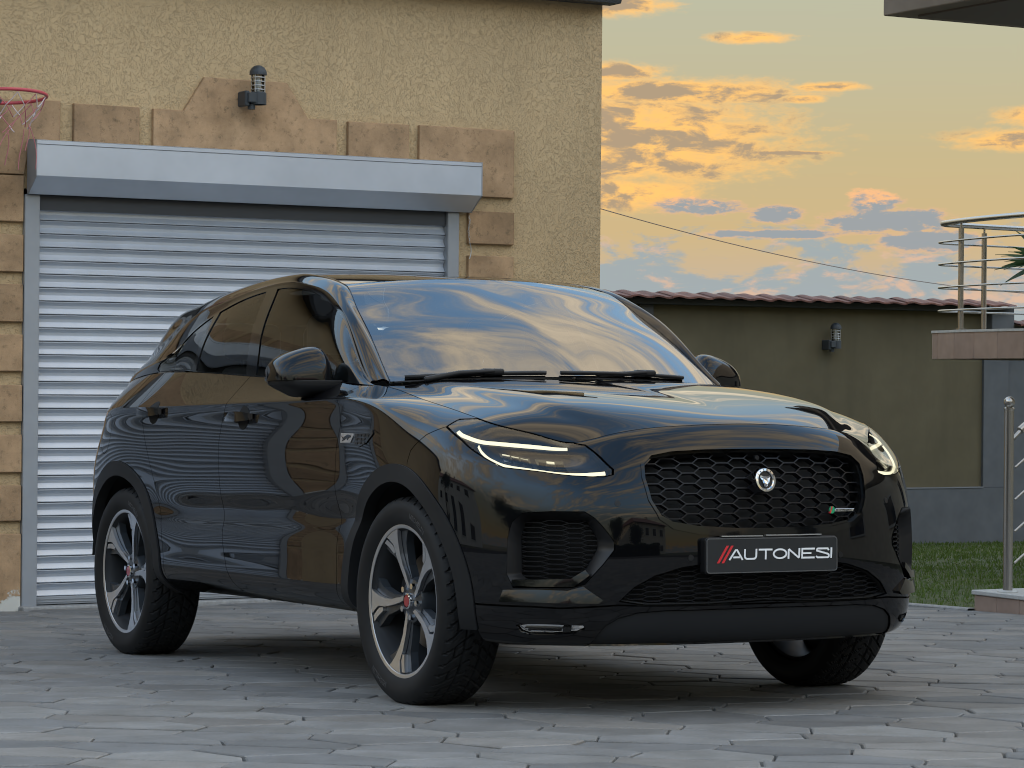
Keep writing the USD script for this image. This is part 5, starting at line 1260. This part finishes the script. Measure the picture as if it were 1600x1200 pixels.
# dashboard, seats, wheel
dash = trimesh.convex.convex_hull(np.array([(-.42, s*.68, 1.02) for s in (1, -1)] + [(-.62, s*.70, 1.115) for s in (1, -1)] + [(-.95, s*.70, 1.06) for s in (1, -1)] + [(-1.0, s*.70, .70) for s in (1, -1)] + [(-.5, s*.68, .70) for s in (1, -1)]))
obj('dashboard', dash, dash_m, CAR)
obj('cabin_floor', bx((-3.2, -.74, .45), (-.4, .74, .50)), dark, CAR)
import manifold3d as m3
def rounded(lo, hi, r, q=12):
    lo, hi = np.array(lo)+r, np.array(hi)-r
    ss = [m3.Manifold.sphere(r, q).translate(tuple(float(c) for c in np.where([a, b, c_], hi, lo))) for a in (0, 1) for b in (0, 1) for c_ in (0, 1)]
    h = m3.Manifold.batch_hull(ss); m = h.to_mesh(); return trimesh.Trimesh(m.vert_properties[:, :3], m.tri_verts)
for (x, y) in ((-1.45, -.37), (-1.45, .37), (-2.3, -.38), (-2.3, .0), (-2.3, .38)):
    w = .24 if x > -2 else .17
    c = rounded((x-.12, y-w, .72), (x+.02, y+w, 1.24), .05); c.vertices[:, 0] -= (c.vertices[:, 2]-.8)*.28
    cu = rounded((x-.1, y-w, .62), (x+.45, y+w, .78), .05)
    hd = rounded((x-.285, y-.13, 1.27), (x-.19, y+.13, 1.43), .04)
    posts = join(tube([(x-.22, y-.05, 1.2), (x-.235, y-.05, 1.3)], .007), tube([(x-.22, y+.05, 1.2), (x-.235, y+.05, 1.3)], .007))
    s = obj('seat', join(c, cu), seat_m, CAR, smooth=40); obj('headrest', join(hd, posts), seat_m, s, smooth=40)
_a = np.linspace(0, 2*np.pi, 40, endpoint=False); _ct, _st = math.cos(.45), math.sin(.45)
sw = np.c_[-1.02 - .175*np.sin(_a)*_st, .37 + .185*np.cos(_a), 1.0 + .175*np.sin(_a)*_ct]
obj('steering_wheel', tube(sw, .016, 10, closed=True), dash_m, CAR, smooth=True)
# underside
obj('underbody', bx((-3.2, -.58, .295), (.60, .58, .34)), dark, CAR)
# ---- cowl and wipers
cow = [(-.375, 0, 1.128), (-.39, .25, 1.126), (-.42, .5, 1.118), (-.47, .70, 1.108)]
v, f = [], []
cp = spline_pts(cow, 24); cp = np.vstack([cp[::-1]*[1, -1, 1], cp[1:]])
for p in cp: v += [p + [.03, 0, -.012], p + [-.10, 0, .004]]
for i in range(len(cp)-1): f += [(2*i, 2*i+1, 2*i+3), (2*i, 2*i+3, 2*i+2)]
obj('cowl', (np.array(v), np.array(f)), satin, CAR)
def wiper(y0, y1, piv, jn=9):
    t = np.linspace(0, 1, 16); ys = y0 + (y1-y0)*t
    sc = []
    for y in ys:
        u = .16 + .04*math.sin(3*y); q = SCREEN(u, 2 + 6*min(abs(y)/.70, 1)); n = SCREEN.normal(u, 2 + 6*min(abs(y)/.70, 1)); q = np.array([q[0], y, q[2]]); n = np.array([n[0], 0, n[2]]); sc.append(q + n*.011)
    sc = np.array(sc); b = obj('wiper', tube(sc, .008, 8), satin, CAR, smooth=True)
    m = sc[jn]; obj('wiper_arm', tube([np.array([-.40, piv, 1.135]), (np.array([-.40, piv, 1.150])+m)/2 + [0, 0, .006], m + [.01, 0, .010]], [.012, .010, .008], 8), satin, b, smooth=True)
    obj('wiper_joint', rounded(m - [.02, .045, .006], m + [.014, .045, .019], .008, 8), satin, b, smooth=40)
wiper(-.66, -.12, -.62, 9); wiper(-.06, .52, .0, 10)

# ---- door mirrors
def mirror(sg):
    # head: a rounded shell, flat below, full above; built from rings along y
    ys = np.linspace(.805, 1.040, 22); rings = []; n = 40
    for y in ys:
        t = (y-.805)/.235
        e = max(1 - abs(2*t-1)**4.0, 0.0)**.5
        top = 1.268 - .055*max(0, (t-.25))**1.5*1.6 - .03*max(0, .18-t)*4
        top = 1.128 + (top-1.128)*(e**.55); bot = 1.138
        dx = .075*e**.8 + .004
        a = np.linspace(0, 2*np.pi, n, endpoint=False); c, s = np.cos(a), np.sin(a)
        zz = np.where(s > 0, bot + (top-bot)*np.abs(s)**.9, bot)
        xx = np.where(c > 0, np.abs(c)**.8*dx*1.25, -np.abs(c)**.6*dx*.85) - .850
        xx = xx - .06*(t-.2)*.6
        rings.append(np.c_[xx, np.full(n, -y), zz])
    def skin(rg):
        V = np.vstack(rg); F = []
        for i in range(len(rg)-1):
            for j in range(n):
                p = (j+1) % n; F += [(i*n+j, i*n+p, (i+1)*n+p), (i*n+j, (i+1)*n+p, (i+1)*n+j)]
        c0, c1 = len(V), len(V)+1; V = np.vstack([V, rg[0].mean(0), rg[-1].mean(0)])
        for j in range(n): p = (j+1) % n; F += [(c0, p, j), (c1, (len(rg)-1)*n+j, (len(rg)-1)*n+p)]
        return V, np.array(F)[:, ::-1]
    V, F = skin(rings)
    # lower tray and foot
    lo = []
    for y in np.linspace(.775, 1.034, 20):
        t = (y-.775)/.259; e = max(1 - max(0, 2*t-1)**3.2, 0)**.5; dx = .078*e + .003
        a = np.linspace(0, 2*np.pi, n, endpoint=False); c, s = np.cos(a), np.sin(a)
        h = .058*min(1, (1-t)*2.2+.15); zz = np.where(s > 0, 1.1385, 1.1385 - h*np.abs(s)**.8 - .004)
        lo.append(np.c_[np.where(c > 0, np.abs(c)**.8*dx*1.27, -np.abs(c)**.6*dx*.86) - .850 - .06*(t-.2)*.6, np.full(n, -y), zz])
    V2, F2 = skin(lo)
    foot = m3.Manifold.batch_hull([m3.Manifold.sphere(r, 16).translate(p) for p, r in (((-.85, -.805, 1.100), .030), ((-.80, -.812, 1.085), .020), ((-.83, -.872, 1.050), .018), ((-.72, -.872, 1.046), .017), ((-.70, -.845, 1.068), .018))]).to_mesh()
    V3, F3 = foot.vert_properties[:, :3].astype(float), foot.tri_verts
    k = np.array([1, sg, 1.0]); fl = (lambda f: f) if sg > 0 else (lambda f: f[:, ::-1])
    return (V*k, fl(F)), (V2*k, fl(F2)), (V3*k, fl(F3))
for sg in (1, -1):
    a, b, c = mirror(sg)
    m = obj('door_mirror', a, paint, CAR, smooth=50); obj('mirror_tray', b, satin, m, smooth=50); obj('mirror_foot', c, satin, m, smooth=50)

# ---- door handles with their cups
for sg, dr, rr in ((1, door_R, rdoor_R), (-1, door_L, rdoor_L)):
    for par, (cx, cz) in ((dr, (-1.40, 1.005)), (rr, (-2.31, 1.035))):
        uu, vv = BODY.inverse([(cx, cz)], (0, 2), (UO+3, UO+14, 0, 10))[0]
        P, N = BODY(uu, vv), BODY.normal(uu, vv)
        w = -P[1]
        bar = trimesh.convex.convex_hull(np.array([(cx+dx, -(w+o), cz+dz+.004) for dx, o, h in ((-.125, .004, .010), (-.10, .030, .017), (.0, .038, .020), (.09, .032, .017), (.118, .004, .010)) for dz in (h, -h)] + [(cx+dx, -(w-.004), cz+dz+.004) for dx in (-.12, .11) for dz in (.01, -.01)]))
        cup = Polygon(side([(cx+.01 + .052*math.cos(t), cz + .046*math.sin(t)) for t in np.linspace(0, 2*np.pi, 28)[:-1]]))
        k = (lambda p: p) if sg > 0 else flip
        if sg < 0: bar = trimesh.Trimesh(bar.vertices*[1, -1, 1], bar.faces[:, ::-1])
        h = obj('handle', bar, paint, par, smooth=60)
    for par, (cx, cz) in ((dr, (-1.375, 1.005)), (rr, (-2.285, 1.035))):
        cup = Polygon(side([(cx + .050*math.cos(t), cz + .047*math.sin(t)) for t in np.linspace(0, 2*np.pi, 28)[:-1]]))
        put('handle_cup', (lambda p: p if sg > 0 else flip(p))(cut(BODY, cup, DU/4, DV/4, offset=.0015, flange=.003)), dark, par)

# ---- wing vents
for sg, wg in ((1, wing_R), (-1, wing_L)):
    k = (lambda p: p) if sg > 0 else flip
    out = side([(-.475, .955), (-.19, .950), (-.185, .935), (-.235, .905), (-.31, .888), (-.475, .895)])
    vent = put('wing_vent', k(cut(BODY, Polygon(out), DU/4, DV/4, offset=.004, flange=.006)), gloss, wg)
    put('vent_plate', k(cut(BODY, Polygon(side([(-.465, .940), (-.345, .937), (-.375, .905), (-.465, .905)])), DU/4, DV/4, offset=.0065, flange=.003)), alloy, wg)
    cat = [(-.458, .930), (-.44, .922), (-.425, .928), (-.40, .934), (-.375, .931), (-.37, .925), (-.39, .922), (-.40, .914), (-.41, .922), (-.43, .914), (-.452, .910), (-.44, .918)]
    put('vent_emblem', k(cut(BODY, Polygon(side(cat)).buffer(0), DU/8, DV/8, offset=.008, flange=.002)), gloss, wg)
    for i in range(4):
        for j in range(3):
            x0 = -.335 + i*.032; z0 = .936 - j*.0135
            if x0 + .026 > -.2 - j*.02: continue
            put('vent_slot', k(cut(BODY, Polygon(side([(x0, z0), (x0+.024, z0), (x0+.022, z0-.010), (x0-.003, z0-.010)])), DU/8, DV/8, offset=.006, flange=.002)), satin, wg)

# ---- wheels
def wheel(x, sg, steer=0.0):
    R, W2 = .364, .1175                                      # tyre radius, half width
    nt, npf = 480, 46
    prof = []
    # tyre section from the outer bead over the tread to the inner bead (axis a: outer = +)
    sec = [(.262, .098), (.275, .108), (.295, .1165), (.315, .119), (.333, .116), (.348, .106), (.3565, .095)]
    tread = [(R - .0045*(abs(a)/.088)**2.2, a) for a in np.linspace(.086, -.086, 33)]
    sec = sec + tread + [(r, -a) for r, a in sec[::-1]]
    sec = np.array(sec); th = np.linspace(0, 2*np.pi, nt, endpoint=False)
    r0, a0 = sec[:, 0], sec[:, 1]
    RR = np.repeat(r0[None], nt, 0); AA = np.repeat(a0[None], nt, 0)
    # tread blocks: swept grooves, sipes and two ring grooves
    tt = th[:, None]; av = np.abs(AA)
    on = (r0 > .352)[None] & (np.abs(a0) < .101)[None]
    sweep = (tt*46/(2*np.pi) + (av/.09)**1.3*1.5 + np.where(AA > 0, 0, .5)) % 1.0
    groove = (sweep < .17) | (np.abs(av - .034) < .0035) | (np.abs(av - .064) < .0028) & ((tt*46/(2*np.pi)) % 2 < 1.2)
    sipe = (((tt*46/(2*np.pi) + (av/.09)**1.3*1.5)*3) % 1.0 < .12)
    RR = RR - np.where(on & groove, .0075, 0) - np.where(on & sipe & ~groove, .002, 0)
    flat = np.maximum(0, (-np.sin(tt)) - .0)                  # slight load at the ground
    X = RR*np.cos(tt); Z = np.maximum(RR*np.sin(tt), -AZ_HUB + .0005)
    V = np.stack([X, AA, Z], -1).reshape(-1, 3); m = len(sec); F = []
    i = np.arange(nt)[:, None]; j = np.arange(m-1)[None]; p = i*m+j; q = ((i+1) % nt)*m+j
    F = np.concatenate([np.stack([p, q, q+1], -1).reshape(-1, 3), np.stack([p, q+1, p+1], -1).reshape(-1, 3)])
    base = np.array([x, sg*-.8125, AZ_HUB])
    c, s = math.cos(steer), math.sin(steer)
    def place(v):
        v = np.asarray(v, float); w = np.stack([v[:, 0], -v[:, 1], v[:, 2]], 1)      # outer side towards -y
        if sg < 0: w = w*[1, -1, 1]
        w = np.stack([c*w[:, 0] - s*w[:, 1], s*w[:, 0] + c*w[:, 1], w[:, 2]], 1)
        return w + base
    def fix(v, f):
        tm = trimesh.Trimesh(place(v), f, process=False)
        return tm
    fo = np.asarray(F)
    tm = fix(V, fo if sg < 0 else fo[:, ::-1])
    if tm.volume < 0: tm.invert()
    wh = obj('wheel', tm, rubber, CAR, smooth=35)
    def sub(name, mesh, mat, smooth=30):
        v, f = np.array(mesh.vertices), np.array(mesh.faces); t = trimesh.Trimesh(place(v), f, process=False)
        if (sg > 0): t = trimesh.Trimesh(t.vertices, t.faces[:, ::-1], process=False)
        return obj(name, t, mat, wh, smooth=smooth)
    # to wheel axes: revolve makes z the axis -> swap to y
    def yz(mesh): mesh = mesh.copy(); v = mesh.vertices; mesh.vertices = np.c_[v[:, 0], v[:, 2], v[:, 1]]; mesh.faces = mesh.faces[:, ::-1]; return mesh
    sub('rim', yz(revolve([(.258, -.09), (.250, -.085), (.240, .0), (.236, .05), (.244, .078), (.250, .090), (.2535, .0955), (.2535, .0965), (.262, .0965), (.2665, .100), (.2675, .097), (.262, .088), (.262, -.09)], 96)), barrel_m)
    sub('rim_lip', yz(revolve([(.2525, .0972), (.2535, .0985), (.2640, .1010), (.2672, .1003), (.2660, .0985), (.2525, .0960)], 96)), alloy)
    sub('brake_disc', yz(revolve([(.02, .0), (.165, .0), (.167, -.004), (.167, -.02), (.02, -.02)], 64)), steel_disc)
    sub('hub', yz(revolve([(.0, .070), (.040, .070), (.075, .062), (.083, .045), (.085, .0), (.0, .0)], 48)), alloy_dark)
    cal = prism(Polygon([(.172*math.cos(t), .172*math.sin(t)) for t in np.radians(np.linspace(155, 205, 14))] + [(.105*math.cos(t), .105*math.sin(t)) for t in np.radians(np.linspace(205, 155, 14))]), .05); cal.vertices[:, 2] -= .03
    sub('brake_caliper', yz(cal), satin)
    def face_y(r): return .072 + .024*np.clip((r-.05)/.20, 0, 1)**1.4
    def plate(polar, drop, thick, bend=True, steps=10):
        pts = []
        for (r1, t1), (r2, t2) in zip(polar, polar[1:]+polar[:1]):
            for q in range(steps): w = q/steps; pts.append((r1+(r2-r1)*w, t1+(t2-t1)*w))
        P2 = np.array([(.2535*r*math.cos(math.radians(t)), .2535*r*math.sin(math.radians(t))) for r, t in pts])
        pg = Polygon(P2).buffer(0)
        if pg.geom_type != 'Polygon': pg = max(pg.geoms, key=lambda g: g.area)
        cells = []
        t3 = prism(pg, thick); t3 = t3.subdivide_to_size(.03)
        v = t3.vertices; r = np.hypot(v[:, 0], v[:, 1]); y = face_y(r) - drop - (thick - v[:, 2])
        # flanks widen towards the back
        t3.vertices = np.c_[v[:, 0], y, v[:, 1]]; t3.faces = t3.faces[:, ::-1]
        return t3
    for q in range(5):
        o = q*72 + (0 if x > -1 else 31)
        lead = [(.17, 90), (.30, 101), (.49, 107.5), (.66, 107.5), (.80, 105.5), (.93, 102.5), (1.0, 100.5)]
        trail = [(1.0, 121), (.93, 118.3), (.84, 115.2), (.80, 115.5), (.67, 117), (.45, 117), (.30, 115), (.19, 110)]
        sub('spoke', plate([(r, t+o) for r, t in lead+trail], .0, .014), alloy, False)
        dk = [(.16, 84), (.30, 96), (.50, 101), (.80, 97), (.97, 90), (1.0, 89), (1.0, 134), (.85, 131), (.70, 126.5), (.50, 127), (.30, 126), (.18, 120)]
        sub('spoke_web', plate([(r, t+o) for r, t in dk], .016, .030), alloy_dark, False)
        ch = [(.74, 117.4), (.83, 117.0), (.90, 119.6), (.975, 122.6), (.975, 127.5), (.88, 124.6), (.74, 121.2)]
        sub('spoke_insert', plate([(r, t+o) for r, t in ch], .002, .014), alloy, False)
        a = math.radians(o + 138); nut = yz(trimesh.creation.cylinder(.011, .02, sections=6)); nut.apply_translation((.057*math.cos(a), .068, .057*math.sin(a))); sub('wheel_nut', nut, chrome)
    sub('centre_cap', yz(revolve([(0, .084), (.020, .084), (.023, .080), (.023, .07), (0, .07)], 32)), red_cap)
    sub('cap_ring', yz(revolve([(.023, .085), (.028, .083), (.029, .07), (.023, .07)], 32)), chrome)
    # raised maker's lettering round the sidewall
    for word, a0, dirn, hh in (('MICHELIN', 62, -1, .017), ('MICHELIN', 242, -1, .017)):
        tx = meshkit.text_mesh(word, hh, .0012, bold=True); v = tx.vertices; wdt = v[:, 0].max()
        rad = .3015; ang = math.radians(a0) - (v[:, 0] - wdt/2)/rad*1.0; rr = rad + v[:, 1]
        yy = np.interp(rr, [.262, .275, .295, .315, .333, .348], [.098, .108, .1165, .119, .116, .106]) + v[:, 2] - .0003
        tm = trimesh.Trimesh(np.c_[rr*np.cos(ang), yy, rr*np.sin(ang)], tx.faces, process=False); tm.invert()
        sub('sidewall_lettering', tm, letter_m, False)
letter_m = principled('tyre_lettering', (.035, .035, .037), .5)
AZ_HUB = .356
for x in (0, -2.681):
    wheel(x, 1); wheel(x, -1)

# ---- number plate with its lettering
def nose(w, z):
    """point and outward normal of the nose at half width w (signed: + = left) and height z"""
    u, v = front([(abs(w), z)])[0]; P, N = BODY(u, v), BODY.normal(u, v)
    return (P*[1, -1, 1], N*[1, -1, 1]) if w > 0 else (P, N)
PX = .925; PZ = .531
def yzx(mesh, x0, y0=0, z0=0):
    """mesh drawn in xy (x to the viewer's right, z towards the viewer) set up on the nose facing forward"""
    v = mesh.vertices; m = trimesh.Trimesh(np.c_[x0 + v[:, 2], y0 + v[:, 0], z0 + v[:, 1]], mesh.faces, process=False); return m
pl = Polygon(smooth_loop([(-.26, -.056), (.26, -.056), (.26, .056), (-.26, .056)], .010))
plate_o = obj('number_plate', yzx(prism(pl, .004, .001), PX, 0, PZ), plate_black, CAR)
obj('plate_holder', yzx(prism(Polygon(smooth_loop([(-.264, -.060), (.264, -.060), (.264, .060), (-.264, .060)], .012)), .030, .002), PX-.031, 0, PZ), satin, plate_o)
obj('plate_edge', yzx(prism(pl.buffer(.0012).difference(pl.buffer(-.0012)), .0048), PX, 0, PZ), plate_rim, plate_o)
obj('plate_clip', join(yzx(bx((-.20, .062, -.012), (-.036, .0655, .0)), PX, 0, PZ), yzx(bx((-.024, .0635, -.012), (.20, .067, .0)), PX, 0, PZ)), alloy, plate_o)
H, S = .034, .0056
def stroke(pts, wd=S): return LineString(pts).buffer(wd/2, cap_style=2, join_style=2)
def arc(cx, cy, rx, ry, a0, a1, n=24): return [(cx+rx*math.cos(t), cy+ry*math.sin(t)) for t in np.radians(np.linspace(a0, a1, n))]
from shapely import union_all
y = H/2 - S/2
letters = {
 'A': [[(0, -H/2), (.021, y), (.026, y), (.046, -H/2)], [(.013, -.0085), (.036, -.0085)]],
 'U': [[(.003, H/2), (.003, -.002)] + arc(.012, -y+.009, .009, .009, 180, 270, 8) + arc(.034, -y+.009, .009, .009, 270, 360, 8) + [(.043, H/2)]],
 'T': [[(0, y), (.048, y)], [(.025, y), (.025, -H/2)]],
 'O': [arc(.025, 0, .0225, y, 0, 360, 40)],
 'N': [[(.003, -H/2), (.003, y)], [(.0035, y), (.040, -y)], [(.041, -y), (.041, H/2)]],
 'E': [[(.048, y), (.003, y), (.003, -y), (.048, -y)], [(.003, 0), (.036, 0)]],
 'S': [[(.046, y-.006), (.042, y), (.008, y)] + arc(.008, y-.005, .005, .005, 90, 200, 6) + [(.042, -.003)] + arc(.042, -y+.005, .005, .0055, 60, -90, 8) + [(.006, -y), (.001, -y+.004)]],
 'I': [[(.003, -H/2), (.003, H/2)]]}
adv = {'A': .049, 'U': .050, 'T': .049, 'O': .051, 'N': .047, 'E': .051, 'S': .051, 'I': .006}
xx = -.178
for ch in 'AUTONESI':
    g = affinity.translate(union_all([stroke(s) for s in letters[ch]]), xx, .003)
    g = affinity.skew(g, xs=2, origin=(xx, 0)); xx += adv[ch] + .0015
    g = affinity.scale(g, 1.13, 1.04, origin=(-.222, 0))
    for q in getattr(g, 'geoms', [g]): obj('plate_letter', yzx(prism(q, .0012), PX+.0042, 0, PZ), white_ink, plate_o)
for k in range(2):
    x0 = -.222 + k*.0185
    obj('plate_slash', yzx(prism(Polygon([(x0, -.024), (x0+.0095, -.024), (x0+.0475, .033), (x0+.038, .033)]), .0012), PX+.0042, 0, PZ), red_ink, plate_o)

# ---- nose emblem and small badge
P, N = nose(0.0001, .779); ex = P[0] + .004
def face(mesh, z0, y0=0, xo=0):
    m = yzx(mesh, 0, y0, 0); lean = .13; v = m.vertices; m.vertices = np.c_[v[:, 0] + ex + xo - v[:, 2]*lean, v[:, 1], v[:, 2] + z0]; return m
ring = trimesh.creation.revolve(np.array([(.0285, .0), (.0285, .010), (.0315, .0135), (.0385, .0125), (.042, .006), (.042, -.01)]), sections=64)
em = obj('nose_emblem', face(ring, .779), chrome, CAR, smooth=30)
obj('emblem_field', face(trimesh.creation.revolve(np.array([(0, .006), (.0286, .006), (.0286, -.01)]), sections=48), .779), plate_black, em, smooth=30)
# a cat's face in relief
half = [(0, .0125, .017), (.010, .0130, .014), (.0185, .0155, .010), (.0205, .010, .009), (.0150, .000, .012), (.0125, -.008, .012), (.0080, -.015, .012), (.0070, -.021, .010), (0, -.0245, .010), (0, -.014, .019), (0, -.002, .0145), (.0075, .0045, .0095), (.0060, -.010, .0165)]
Hp = np.array(half); full = np.vstack([Hp, Hp*[-1, 1, 1]])
from scipy.spatial import Delaunay
tri = Delaunay(full[:, :2] + 1e-6*rng.random((len(full), 2))).simplices
out = Polygon([(a, b) for a, b, _ in half[:9]] + [(-a, b) for a, b, _ in half[8::-1]]).buffer(1e-5)
tri = np.array([t for t in tri if out.contains(Point(*full[t, :2].mean(0)))])
cr = np.cross(full[tri[:, 1], :2]-full[tri[:, 0], :2], full[tri[:, 2], :2]-full[tri[:, 0], :2]); tri = np.where((cr > 0)[:, None], tri, tri[:, ::-1])
obj('emblem_face', face(trimesh.Trimesh(full, tri, process=False), .779), chrome, em)
for k, ch in enumerate('JAGUAR'):
    tm = meshkit.text_mesh(ch, .0055, .0006, bold=True); v = tm.vertices; v = v - [v[:, 0].max()/2, .00275, 0]; a = math.radians(58 - k*23.2)
    v = np.c_[v[:, 0]*math.cos(a) - (v[:, 1])*math.sin(a) - .0350*math.sin(a), v[:, 0]*math.sin(a) + v[:, 1]*math.cos(a) + .0350*math.cos(a), v[:, 2] + .0132]
    obj('emblem_letter', face(trimesh.Trimesh(v, tm.faces, process=False), .779), plate_black, em)
P, N = nose(.33, .676); bxx = P[0] - .010
bar = Polygon([(.0, -.0055), (.012, .0055), (.088, .0055), (.083, -.0055)])
b = obj('grille_badge', yzx(prism(bar, .005, .001), bxx-.002, .285, .676), chrome, CAR)
obj('badge_disc', yzx(prism(Polygon(arc(-.004, 0, .011, .0125, 0, 360, 24)[:-1]), .006, .001), bxx-.002, .285, .676), green_ink, b)
obj('badge_slash', yzx(prism(Polygon([(-.016, -.011), (-.011, -.011), (-.003, .012), (-.008, .012)]), .0068), bxx-.002, .285, .676), red_ink, b)
tm = meshkit.text_mesh('R-DYNAMIC', .0062, .0006, bold=True); v = tm.vertices; sc = .066/v[:, 0].max(); tm.vertices = np.c_[v[:, 0]*sc + .012, v[:, 1] - .0031, v[:, 2] + .005]
obj('badge_lettering', yzx(tm, bxx-.002, .285, .676), plate_black, b)
cam_b = revolve([(0, .006), (.007, .006), (.009, .003), (.009, -.012)], 20)
P, N = nose(0.0001, .853); obj('nose_camera', yzx(cam_b, P[0]-.018, 0, .853), satin, CAR, smooth=30)
